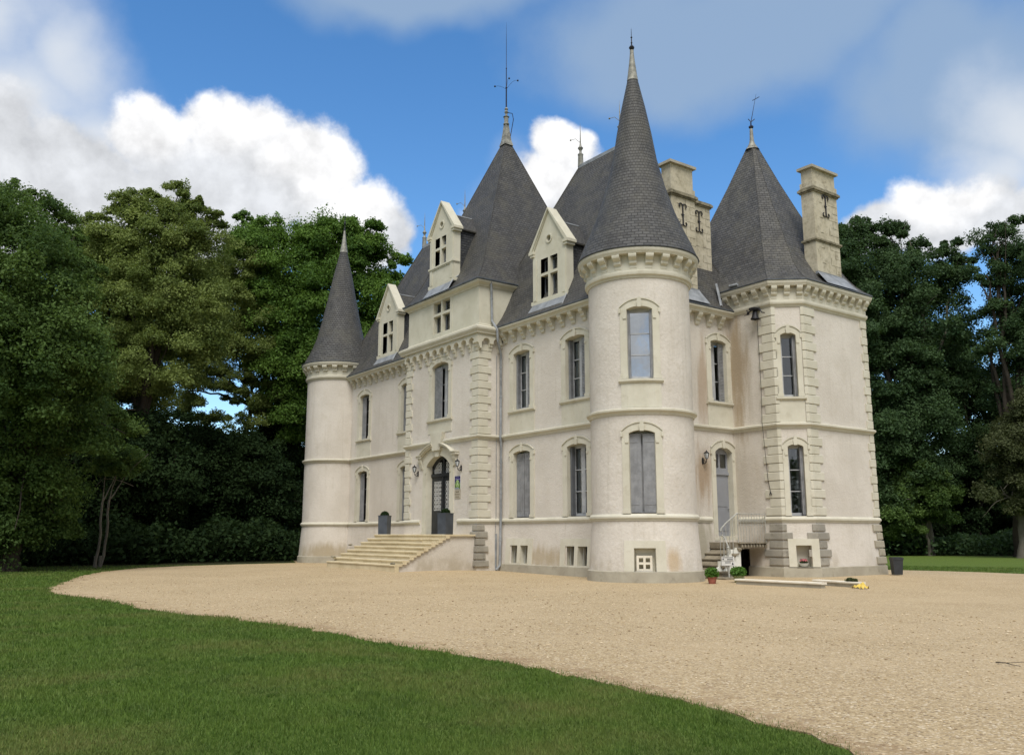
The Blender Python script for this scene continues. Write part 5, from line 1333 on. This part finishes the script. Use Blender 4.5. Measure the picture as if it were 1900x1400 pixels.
def foliage(name, c, rad, n, size, mat, parent, flat_=1., tone=(.5, .25), seed=0, **kw):
    g = np.random.default_rng(seed)
    d = g.normal(size=(n, 3)); d /= np.linalg.norm(d, axis=1)[:, None]
    rr_ = g.random(n)**.35; P_ = np.array(c)+d*rr_[:, None]*np.array(rad)
    return leafmesh(name, P_, d, size, np.clip(g.normal(tone[0], tone[1], n), 0, 1), mat, parent, g, **kw)
def leafmesh(name, P_, d, size, tone, mat, parent, g, outw=.6, **kw):
    n = len(P_)
    nrm_ = g.normal(size=(n, 3))+outw*d*1.2+np.array([0, 0, .5]); nrm_ /= np.linalg.norm(nrm_, axis=1)[:, None]
    t1 = np.cross(nrm_, g.normal(size=(n, 3))); t1 /= np.linalg.norm(t1, axis=1)[:, None]; t2 = np.cross(nrm_, t1)
    s = size*(.6+.8*g.random(n))[:, None]
    V = np.empty((n, 4, 3)); V[:, 0] = P_-t1*s*.62; V[:, 1] = P_+t2*s*.36+nrm_*s*.10; V[:, 2] = P_+t1*s*.62-nrm_*s*.08; V[:, 3] = P_-t2*s*.36+nrm_*s*.10
    me = bpy.data.meshes.new(name); tris(me, V.reshape(-1, 3), 4, tone); me.materials.append(mat)
    o = bpy.data.objects.new(name, me); link(o, parent); tag(o, **kw); return o
def potplant(label, x, y, r, h, mat, s):
    o = empty('potted_plant', (x, y, 0), label, 'potted plant')
    b_ = MB(); b_.lathe([(r*.68, 0), (r*.72, .01), (r*.95, h*.85), (r*1.08, h*.86), (r*1.08, h), (r*.95, h), (r*.9, h*.9), (.001, h*.9)], (x, y, 0), 18); build('pot', b_, mat, o, smooth=True)
    foliage('plant', (x, y, h+.10), (r*1.5, r*1.5, .17), 900, .06, LEAF_G, o, seed=s)
potplant('round bushy green plant in a red terracotta pot by the round tower', -3.12, .22, .14, .20, TERRA, 3)
potplant('round bushy green plant in an olive green pot beside the low wall', -3.05, 1.32, .16, .21, OLIVEPOT, 4)
def planter(label, x, y, z, rz, w, h, seed):
    o = empty('planter_box', (x, y, z), label, 'planter', 'tall zinc planters with clipped box balls')
    P = flat((x, y), (math.sin(rz), -math.cos(rz))); q = lambda a, d, zz_: P(a, d, z+zz_); hw = w/2
    b_ = MB(); rs = [[(sx_*hw*f, sy_*hw*f, zz_) for sx_, sy_ in ((-1, -1), (1, -1), (1, 1), (-1, 1))] for f, zz_ in ((.95, 0), (1., h), (1.04, h), (1.04, h+.03), (.92, h+.03), (.92, h-.06))]
    for a, c in zip(rs, rs[1:]):
        for i in range(4): b_.add([q(*v) for v in (a[i], a[(i+1) % 4], c[(i+1) % 4], c[i])], [(0, 3, 2, 1)])
    b_.add([q(*v) for v in rs[-1]], [(0, 1, 2, 3)])
    build('planter_body', b_, PLANTER, o)
    foliage('box_ball', (x, y, z+h+.03), (.19, .19, .18), 3500, .035, LEAF_H, o, seed=seed)
planter('dark zinc planter with clipped box ball at the left end of the steps landing', -18.98, -2.22, 1.43, R(38), .42, .76, 11)
planter('dark zinc planter with clipped box ball standing in front of the black door', -14.46, -1.98, 1.43, R(15), .44, .78, 12)
# wheeled bin
xb, yb = -2.95, 9.75
BN = empty('waste_bin', (xb, yb, 0), 'black plastic waste bin behind the far corner of the polygonal tower', 'bin')
PBn = flat((xb, yb), (.80, -.60)); b_ = MB()
rs = [[(sx_*.25*f, sy_*.23*f, z) for sx_, sy_ in ((-1, -1), (1, -1), (1, 1), (-1, 1))] for f, z in ((.80, .03), (.97, .62), (1.06, .62), (1.06, .68), (1.0, .68))]
for a, c in zip(rs, rs[1:]):
    for i in range(4): b_.add([PBn(v[0]*.72, v[1]*.72, v[2]*.86) for v in (a[i], a[(i+1) % 4], c[(i+1) % 4], c[i])], [(0, 3, 2, 1)])
build('bin_body', b_, BINP, BN)
b_ = MB(); b_.box(-.27, .27, -.25, .25, .681, .71, P=lambda a_, d_, z_: PBn(a_*.72, d_*.72, z_*.86)); b_.box(-.24, .24, -.22, .22, .711, .735, P=lambda a_, d_, z_: PBn(a_*.72, d_*.72, z_*.86)); b_.box(-.2, .2, -.31, -.25, .66, .70, P=lambda a_, d_, z_: PBn(a_*.72, d_*.72, z_*.86)); build('lid', b_, BINP, BN)
# crumpled yellow cloth and a dead twig heap at the wall's end
b_ = MB(); n = 16; vs = []
for i in range(n+1):
    for j in range(n+1):
        x, y = (i/n-.5), (j/n-.5); rr_ = math.hypot(x, y)
        h = .13*math.exp(-rr_*rr_*7)+.035*math.sin(13*x+4*y)*math.cos(11*y-5*x)+.02*math.sin(31*x*y+9*x)
        vs.append((.80+x*.36+.03*math.sin(9*y), 1.62+y*.34+.03*math.cos(8*x), max(.006, .02+h*.85+.02*math.sin(19*x+7*y*y)*math.sin(23*y))))
b_.add(vs, [(i*(n+1)+j, (i+1)*(n+1)+j, (i+1)*(n+1)+j+1, i*(n+1)+j+1) for i in range(n) for j in range(n)])
build('yellow_cloth', b_, YELLOW, None, smooth=True, sharp=60, label='crumpled yellow cloth dropped on the gravel at the low wall end', cat='cloth')
foliage('weed_clump', (.30, 1.98, .19), (.20, .08, .06), 350, .05, LEAF_F, None, seed=21, label='small dry weed clump on the coping by the yellow cloth', cat='weed')
t0, t1, t2, t3 = [ground(x, y) for x, y in ((1848, 1231), (1866, 1233.5), (1880, 1236), (1894, 1240))]
b_ = MB(); b_.tube([(p[0], p[1], .018+.01*(i % 2)) for i, p in enumerate((t0, t1, t2, t3))], .007, 5, .003); b_.tube([(t1[0], t1[1], .025), (t1[0]+.14, t1[1]+.16, .04)], .003, 5)
build('fallen_twig', b_, BARK, None, label='thin dark fallen twig lying on the gravel near the right edge', cat='twig')
# flower bowl in the niche
FB = PC(NX-.0, -.02, .34)
o = empty('flower_bowl', FB, 'white bowl of pink flowers in the niche of the polygonal tower', 'flower bowl')
b_ = MB(); b_.lathe([(.06, 0), (.10, .02), (.17, .09), (.185, .12), (.17, .12), (.12, .07), (.001, .06)], FB, 18); build('bowl', b_, WHITEP, o, smooth=True)
foliage('leaves', (FB[0], FB[1], FB[2]+.16), (.14, .14, .06), 160, .05, LEAF_E, o, seed=31); foliage('flowers', (FB[0], FB[1], FB[2]+.21), (.14, .14, .05), 130, .045, PINK, o, seed=32)

# ------------------------------------------------------------------ lanterns, bell, plaques
def lantern(P, s, z, label, sc=.66):
    P0 = P; P = lambda a_, d_, z_: P0(s+(a_-s)*sc, d_*sc if d_ > .05 else d_, z+(z_-z)*sc)
    o = empty('wall_lantern', P(s, 0, z), label, 'wall lantern', 'black wall lanterns beside the doors')
    b_ = MB(); b_.prism([(-.05, -.16), (.05, -.16), (.06, 0), (.05, .16), (0, .20), (-.05, .16), (-.06, 0)], .003, .03, lambda x, q_, d: P(s+x, d, z+q_))
    pts = [P(s, .03, z-.05), P(s, .14, z-.14), P(s, .26, z-.08), P(s, .30, z+.04), P(s, .30, z+.09)]; b_.tube(pts, .014, 6)
    b_.tube([P(s, .03, z+.10), P(s, .12, z+.04), P(s, .2, z-.02), P(s, .24, z-.07)], .010, 5)
    build('bracket', b_, IRON, o)
    c = P0(s, .30*sc, z); b_ = MB(); Zs = lambda q_: z+q_*sc
    for za, zb, ra, rb in ((.10, .12, .05, .075), (.12, .135, .08, .08), (.40, .42, .15, .15), (.42, .50, .155, .06), (.50, .53, .04, .035), (.53, .60, .035, .004)):
        b_.lathe([(ra*sc, za*sc), (rb*sc, zb*sc)], c, 6, cap=True)
    for k_ in range(6):
        a = 2*math.pi*k_/6; b_.tube([(c[0]+.075*sc*math.cos(a), c[1]+.075*sc*math.sin(a), Zs(.13)), (c[0]+.145*sc*math.cos(a), c[1]+.145*sc*math.sin(a), Zs(.41))], .007, 5)
    build('lantern_frame', b_, IRON, o)
    b_ = MB(); b_.lathe([(.068*sc, .135*sc), (.137*sc, .40*sc)], c, 6); build('lantern_glass', b_, LAMPGLASS, o)
lantern(PB, 1.10, 3.98, 'black iron lantern on the wall left of the black front door')
lantern(PB, 4.52, 4.02, 'black iron lantern on the wall right of the black front door')
lantern(PE, 3.72, 3.98, 'black iron lantern on the stained wall left of the grey side door')
# plaques
pq = empty('information_sign', PB(4.27, 0, 3.45), 'blue and green printed sign with round emblem right of the door', 'sign')
b_ = MB(); b_.box(4.05, 4.49, .002, .018, 3.20, 3.74, P=PB); build('sign_panel', b_, WHITEP, pq)
b_ = MB(); b_.box(4.065, 4.475, .0182, .021, 3.43, 3.725, P=PB); b_.m = 1
for k_ in range(6): b_.box(4.12+.055*k_, 4.12+.055*k_+.04, .0212, .0235, 3.585, 3.615, P=PB)
for k_ in range(4): b_.box(4.17+.055*k_, 4.17+.055*k_+.035, .0212, .0235, 3.66, 3.68, P=PB)
build('sign_blue_field', b_, [SIGNBLUE, SIGNLILAC], pq)
b_ = MB(); b_.box(4.065, 4.475, .0182, .021, 3.215, 3.429, P=PB); b_.m = 1
for k_ in range(5): b_.box(4.10+.06*k_, 4.10+.06*k_+.042, .0212, .0235, 3.232, 3.262, P=PB)
build('sign_green_field', b_, [SIGNGREEN, SIGNLILAC], pq)
b_ = MB()
b_.prism([(4.27+.125*math.cos(2*math.pi*k_/20), 3.43+.135*math.sin(2*math.pi*k_/20)) for k_ in range(20)], .0212, .0235, lambda x, z, d: PB(x, d, z)); build('emblem', b_, SIGNGREEN, pq)
b_ = MB()
for k_ in range(20):
    a0, a1 = 2*math.pi*k_/20, 2*math.pi*(k_+1)/20
    b_.add([PB(4.27+r_*math.cos(q_), .0236, 3.43+r_*1.08*math.sin(q_)) for q_, r_ in ((a0, .105), (a0, .135), (a1, .135), (a1, .105))], [(0, 1, 2, 3)])
b_.prism([(4.20, 3.36), (4.34, 3.36), (4.32, 3.44), (4.30, 3.44), (4.30, 3.50), (4.22, 3.44)], .0236, .026, lambda x, z, d: PB(x, d, z))
b_.prism([(4.21, 3.452), (4.25, 3.54), (4.33, 3.53), (4.31, 3.506)], .0236, .026, lambda x, z, d: PB(x, d, z)); build('emblem', b_, SIGNPALE, pq)
pl = empty('stone_plaque', PB(4.27, 0, 3.0), 'small tan plaque with three lines of lettering under the blue sign', 'plaque')
b_ = MB(); b_.box(4.05, 4.49, .002, .02, 2.84, 3.16, P=PB); b_.m = 1
for z, n, w_ in ((3.075, 5, .058), (2.975, 7, .045), (2.875, 5, .045)):
    for k_ in range(n):
        x = 4.27-(n*.052)/2+.052*k_; b_.box(x, x+w_*.7, .0202, .0225, z, z+.055, P=PB)
build('plaque_slab', b_, [PLAQUE, ENGRAVE], pl)
# bell with its bracket and pull wire
bl = PA(1.42, .22, 9.40); BE_ = empty('bell', bl, 'black bronze bell on an iron bracket under the polygonal tower cornice', 'bell')
b_ = MB(); b_.lathe([(.001, .0), (.07, -.01), (.085, -.05), (.10, -.16), (.125, -.24), (.165, -.29), (.165, -.31), (.14, -.30), (.11, -.24), (.001, -.22)], bl, 16); b_.ball((bl[0], bl[1], bl[2]-.34), .025, 6); build('bell_body', b_, IRON, BE_, smooth=True)
b_ = MB(); b_.box(1.30, 1.54, .0, .40, 9.42, 9.50, P=PA); b_.tube([PA(1.30, .22, 9.45), PA(1.12, .22, 9.40), PA(1.05, .2, 9.50)], .025, 6); b_.tube([PA(1.12, .22, 9.40), PA(1.10, .2, 9.32)], .05, 6); b_.tube([PA(1.10, .2, 9.33), PA(.93, .2, 9.33)], .014, 5)
b_.tube([PA(1.52, .24, 9.50), PA(1.66, .24, 9.42), PA(1.74, .24, 9.28), PA(1.86, .24, 9.24)], .022, 6); b_.box(1.36, 1.48, .1, .34, 9.28+.12, 9.42, P=PA); build('bell_bracket', b_, IRON, BE_)
b_ = MB(); b_.tube([PA(1.38, .06, 9.2), PA(1.40, .055, 6.5), PA(1.44, .15, 5.30), PA(1.45, .15, 5.2), PA(1.50, .06, 3.3), PA(1.58, .06, 2.9)], .008, 5); b_.tube([PA(1.54, .07, 2.78), PA(1.58, .07, 2.9), PA(1.63, .07, 2.78)], .016, 5); build('bell_wire', b_, IRON, BE_)
# tiny white lamp on the left tower
b_ = MB(); b_.ball((LT[0]+(TR+.09)*math.cos(R(205)), LT[1]+(TR+.09)*math.sin(R(205)), 5.9), .07, 6); build('tower_spotlight', b_, WHITEP, CH)

# ------------------------------------------------------------------ trees
def crown(name, blobs, n, size, mat, parent, seed, clump=1.0, fl=.80, mult=3.6, **kw):
    """blobs: (centre xyz, radius xyz); leaves gathered in flattened clumps near the shell of each blob"""
    g = np.random.default_rng(seed); W = np.array([b[1][0]*b[1][1]+b[1][0]*b[1][2]+b[1][1]*b[1][2] for b in blobs]); W = W/W.sum()
    Ps, Ds, Ts = [], [], []
    for (c, r), w in zip(blobs, W):
        c, r = np.array(c), np.array(r); nl = int(n*w*mult); nc = max(7, int(nl/mult/150))
        d = g.normal(size=(nc, 3)); d[:, 2] += .25; d /= np.linalg.norm(d, axis=1)[:, None]
        rad = .45+.58*g.random(nc)**.6
        cc = c+d*rad[:, None]*r
        cs = min(clump, .62*min(r[0], r[1]))*(.55+.7*g.random(nc)); ct = g.normal(0, .20, nc)
        k_ = g.integers(0, nc, nl)
        e = g.normal(size=(nl, 3)); e[:, 2] = np.abs(e[:, 2])*.95-.15; e /= np.linalg.norm(e, axis=1)[:, None]
        q_ = (.35+.65*g.random(nl)**.45)[:, None]
        dent = (.78+.30*np.sin(e[:, 0]*4.1+ct[k_]*30)*np.sin(e[:, 1]*4.7+cs[k_]*19))[:, None]
        p = cc[k_]+e*q_*dent*cs[k_][:, None]*np.array([1., 1., fl])
        p += g.normal(0, .10, (nl, 3))*cs[k_][:, None]
        p[:, 2] -= .22*cs[k_]*(e[:, 0]**2+e[:, 1]**2)           # clumps droop at the rim
        Ps.append(p); Ds.append(d[k_]*.35+e*.9); Ts.append(np.clip(.48+ct[k_]+g.normal(0, .11, nl), 0, 1))
    Ps, Ds, Ts = np.concatenate(Ps), np.concatenate(Ds), np.concatenate(Ts)
    ok = Ps[:, 2] > .05
    return leafmesh(name, Ps[ok], Ds[ok], size*.54, Ts[ok], mat, parent, g, outw=.8, **kw)
def limb(mb, a, b, r0, r1, g, n=7, sag=.6):
    a, b = np.array(a, float), np.array(b, float); L = np.linalg.norm(b-a); pts, rs = [], []
    o1 = g.normal(0, .05*L, 3)
    for k_ in range(n+1):
        t_ = k_/n; q = a+(b-a)*t_+o1*math.sin(math.pi*t_)+np.array([0, 0, sag*math.sin(math.pi*t_)*.15*L])
        pts.append(tuple(q+g.normal(0, .012*L, 3)*(0 < k_ < n))); rs.append(r0+(r1-r0)*t_)
    mb.tube(pts, rs, 8); return pts
def tree(label, base, blobs, n, size, mat, seed, trunk=.35, bark=None, group='trees of the park around the chateau', clump=1.0, fork=.35, name='broadleaf_tree', lean=None, limbs=9, cat='tree'):
    base = np.array([base[0], base[1], 0.]); o = empty(name, tuple(base), label, cat, group); g = np.random.default_rng(seed+500)
    cs = np.array([b[0] for b in blobs]); top = cs[np.argmax(cs[:, 2])]; mid = cs.mean(0)
    mb = MB(); hub = base+np.array([0, 0, max(1.6, fork*top[2])]); hub[:2] += (mid[:2]-base[:2])*.25
    limb(mb, base-[0, 0, .1], hub, trunk, trunk*.72, g, sag=0.)
    mb.lathe([(trunk*1.5, -.1), (trunk*1.15, .15), (trunk*.98, .5)], tuple(base), 10)
    idx = list(range(len(blobs))); g.shuffle(idx)
    for k_ in idx[:limbs]:
        c = np.array(blobs[k_][0]); e = limb(mb, hub, c, trunk*.5, trunk*.12, g)
        for q in range(3):
            s = np.array(e[4+q % 3]); tip = c+g.normal(0, .6, 3)*np.array(blobs[k_][1]); limb(mb, s, tip, trunk*.13, .015, g, 5)
    build('trunk', mb, bark or BARK, o, smooth=True, sharp=80)
    crown('crown', blobs, n, size, mat, o, seed, clump); return o
def PXB(lst, D, depth=1.):
    """crown lobes from where they stand: (photo x, photo y, radius px, dD)"""
    out = []
    for q in lst:
        x, y, r = q[:3]; d = D+(q[3] if len(q) > 3 else 0); m_ = r*d/F
        out.append((tuple(at(x, y, d)), (m_*1.02, m_*1.02, m_*.92)))
    return out
def foot(px, D): p = at(px, 991, D); return (p[0], p[1])
T = 'trees of the park around the chateau'
tree('nearest tall tree at the left edge with cool green foliage down to the lawn', foot(20, 35), PXB([(30,500,125,-3),(-70,470,150,-3),(105,600,95,-3),(-30,650,140,-4),(70,700,105,-3),(125,800,75,-1),(0,830,110,-1),(60,920,80,-1),(-60,960,110,-1),(150,690,60,-1),(40,410,66,-1),(205,790,50,2),(-120,700,150,-3),(10,985,60,-1),(62,378,28),(110,408,26),(18,352,24),(140,440,22),(172,500,22),(100,985,40,0),(120,500,48,-1)], 36), 75000, .19, LEAF_A, 1, .42, clump=1.05)
tree('tall olive green loose-leaved tree, second from the left edge', foot(250, 47), PXB([(290,450,80),(225,480,75),(350,460,62),(250,580,100),(330,560,85),(190,470,50),(170,560,60),(385,430,36),(270,400,40),(330,395,38),(290,680,90),(210,680,80),(360,640,62),(238,372,24),(275,364,22),(322,354,24),(366,386,22),(214,398,20),(172,406,20),(398,404,20),(345,372,18),(255,385,24)], 47), 70000, .19, LEAF_B, 2, .45, clump=1.0)
tree('olive tree with leaning bare trunk against the bright gap beside the left tower', foot(470, 57), PXB([(430,560,70),(480,625,58),(400,610,60),(455,500,52),(395,520,40),(515,660,36),(440,650,40),(375,690,34),(345,725,30),(400,790,24),(360,765,28),(500,735,26),(452,705,30),(425,730,24),(488,765,28),(415,700,30),(440,790,24),(385,660,40)], 55), 36000, .19, LEAF_B, 3, .20, clump=.9, fork=.52)
tree('broad dark green maple-like tree behind the pointed left tower', foot(610, 58), PXB([(470,465,56),(550,490,75),(610,465,60),(670,490,58),(520,570,75),(600,580,90),(690,580,60),(560,680,80),(640,680,90),(715,530,38),(510,690,50),(560,770,60),(440,440,30),(680,460,40),(620,440,38),(500,426,26),(455,412,20),(570,436,24),(642,420,28),(605,418,20),(690,434,26),(738,492,22),(738,560,22),(722,600,24)], 56), 80000, .24, LEAF_C, 4, .5, clump=1.25)
tree('light olive tree top showing between the two leftmost crowns', foot(130, 58), PXB([(135,440,48),(160,480,50),(110,480,50),(150,420,28),(90,520,60),(200,540,85),(275,520,90),(345,520,80),(300,620,85),(385,585,70),(180,640,90),(120,620,80)], 58), 38000, .22, LEAF_B, 5, .3)
# second and third row of the wood on the left: deep shade is put into the leaf colour
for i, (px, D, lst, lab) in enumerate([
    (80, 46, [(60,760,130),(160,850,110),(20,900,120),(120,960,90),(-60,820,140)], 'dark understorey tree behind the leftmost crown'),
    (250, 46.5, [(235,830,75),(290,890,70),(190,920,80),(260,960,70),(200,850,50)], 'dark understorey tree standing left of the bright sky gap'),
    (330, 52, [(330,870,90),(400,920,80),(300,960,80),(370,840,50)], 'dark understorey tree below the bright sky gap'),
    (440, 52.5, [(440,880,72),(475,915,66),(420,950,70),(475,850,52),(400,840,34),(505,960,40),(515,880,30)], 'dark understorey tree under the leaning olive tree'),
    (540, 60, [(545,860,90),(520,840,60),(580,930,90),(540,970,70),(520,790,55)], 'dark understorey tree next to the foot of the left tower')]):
    tree(lab, foot(px, D), PXB(lst, D), 26000, .26, LEAF_SHADE, 20+i, .22, group='dark understorey trees left of the chateau', clump=1.1, fork=.2, limbs=4)
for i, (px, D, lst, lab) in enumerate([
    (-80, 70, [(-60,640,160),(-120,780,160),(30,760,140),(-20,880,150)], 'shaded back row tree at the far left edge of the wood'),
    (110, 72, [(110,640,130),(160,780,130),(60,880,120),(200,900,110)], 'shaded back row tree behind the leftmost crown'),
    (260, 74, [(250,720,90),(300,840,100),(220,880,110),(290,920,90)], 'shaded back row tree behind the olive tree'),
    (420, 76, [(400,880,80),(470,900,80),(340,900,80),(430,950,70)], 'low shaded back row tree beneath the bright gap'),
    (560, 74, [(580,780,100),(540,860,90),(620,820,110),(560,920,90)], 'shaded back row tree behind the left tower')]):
    tree(lab, foot(px, D), PXB(lst, D), 22000, .34, LEAF_SHADE, 40+i, .3, group='back row trees of the left wood', clump=1.5, fork=.2, limbs=3)
# thin pale stems at the wood's edge
for i, (px, D, h, sh, lab) in enumerate([(181, 39, 2.3, .1, 'thin pale straight sapling stem at the edge of the wood'), (190, 39.5, 2.5, .4, 'thin pale leaning sapling stem beside the straight one')]):
    b0 = foot(px, D); tree(lab, b0, [((b0[0]+.3*sh, b0[1]+sh, h+1.8), (.9, .9, .7)), ((b0[0]-.5, b0[1]+sh+.6, h+2.4), (.8, .8, .6))], 1800, .16, LEAF_A, 60+i, .065, BARKPALE, group='pale saplings at the edge of the wood', clump=.5, name='sapling', limbs=2, fork=.6)
# the right-hand group
tree('large dark chestnut tree rising behind the right chimney', foot(1722, 62), PXB([(1610,470,56),(1555,510,60),(1700,510,62),(1640,560,80),(1750,520,40),(1720,600,75),(1600,620,80),(1660,690,85),(1745,690,55),(1620,780,80),(1700,800,80),(1650,880,80),(1715,890,50),(1600,900,70),(1570,450,36),(1650,445,34),(1780,500,28),(1600,420,20),(1640,426,20),(1702,458,20),(1762,462,22),(1792,480,18),(1565,428,18)], 62), 80000, .27, LEAF_E, 5, .3, clump=1.35, bark=BARKPALE)
tree('tall thin-crowned tree at the right edge with open sky between limbs', foot(1890, 58), PXB([(1850,450,42),(1890,480,52),(1830,510,30),(1880,570,60),(1930,520,90),(1845,590,36),(1900,660,62),(1960,620,100),(1830,640,34),(1960,760,110),(1850,424,18),(1886,418,22),(1830,450,16)], 58), 34000, .24, LEAF_E, 6, .35, clump=.95)
tree('browner lower tree with pale trunk at the right edge of the photo', foot(1893, 55), PXB([(1870,830,45),(1900,870,55),(1860,915,45),(1930,800,80),(1900,780,40),(1940,900,80)], 55), 16000, .22, LEAF_F, 7, .26, BARKPALE, clump=.9, limbs=6)
tree('small young tree with pale stem on the far right lawn edge', foot(1722, 61), PXB([(1690,950,55),(1740,930,45),(1650,960,50),(1700,900,50)], 61), 14000, .24, LEAF_A, 8, .12, BARKPALE, clump=.9, limbs=3)
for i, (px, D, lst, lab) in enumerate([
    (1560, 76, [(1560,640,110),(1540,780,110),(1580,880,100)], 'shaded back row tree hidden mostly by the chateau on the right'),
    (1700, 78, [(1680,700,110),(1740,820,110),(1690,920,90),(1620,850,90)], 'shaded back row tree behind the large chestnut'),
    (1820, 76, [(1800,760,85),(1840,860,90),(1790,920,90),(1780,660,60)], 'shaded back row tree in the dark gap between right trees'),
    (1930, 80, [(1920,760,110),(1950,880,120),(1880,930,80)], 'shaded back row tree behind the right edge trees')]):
    tree(lab, foot(px, D), PXB(lst, D), 22000, .36, LEAF_SHADE, 80+i, .3, group='back row trees of the right wood', clump=1.5, fork=.2, limbs=3)
# undergrowth masses nobody could count
def undergrowth(name, label, pts, n, size, mat, seed, h=1.6):
    g = np.random.default_rng(seed); P_ = []
    for (x0, D0, x1, D1) in pts:
        m_ = n//len(pts); t_ = g.random(m_); dd_ = g.normal(0, 1.6, m_)
        for q in range(m_):
            px = x0+(x1-x0)*t_[q]; D = D0+(D1-D0)*t_[q]+dd_[q]; p = at(px, 991, D)
            hh = h*(.8+.2*math.sin(px*.047+1.)*math.sin(px*.021))*(.6+.4*g.random()); P_.append((p[0], p[1], hh*g.random()**.7))
    P_ = np.array(P_); d = g.normal(size=P_.shape); d[:, 2] = abs(d[:, 2])
    return leafmesh(name, P_, d, size, np.clip(g.normal(.4, .25, len(P_)), 0, 1), mat, None, g, label=label, cat='undergrowth', kind='stuff')
undergrowth('undergrowth', 'dark shaded undergrowth along the edge of the left wood', [(-120,40,300,46),(250,46,600,52),(-100,50,600,62)], 42000, .20, LEAF_SHADE, 91, 2.8)
undergrowth('undergrowth', 'dark far thicket closing the view beneath the right trees', [(560,84,1600,84),(1500,84,2100,84),(1560,88,2000,90)], 66000, .42, LEAF_SHADE, 93, 8.5)
undergrowth('undergrowth', 'dark far thicket closing the view beneath the left trees', [(-150,82,620,82),(-150,86,330,88)], 30000, .34, LEAF_SHADE, 94, 8.)
undergrowth('undergrowth', 'low green undergrowth along the far edge of the right lawn', [(1560,64,1960,64),(1560,70,1960,72)], 26000, .22, LEAF_E, 92, 2.0)
P_ = []; g = np.random.default_rng(95)
for q in range(16000):
    a = HEAD-math.pi/2+g.uniform(-1.2, 1.2); D = 62+g.normal(0, 2.5); h = 13+3*math.sin(a*9)+1.5*math.sin(a*23); P_.append((CAM[0]+D*math.cos(a), CAM[1]+D*math.sin(a), h*g.random()**.7))
P_ = np.array(P_); d = g.normal(size=P_.shape); d[:, 2] = abs(d[:, 2])
leafmesh('far_wood', P_, d, .95, np.clip(g.normal(.4, .25, len(P_)), 0, 1), LEAF_A, None, g, label='wood across the park facing the chateau, mirrored in its window glass', cat='wood', kind='stuff')
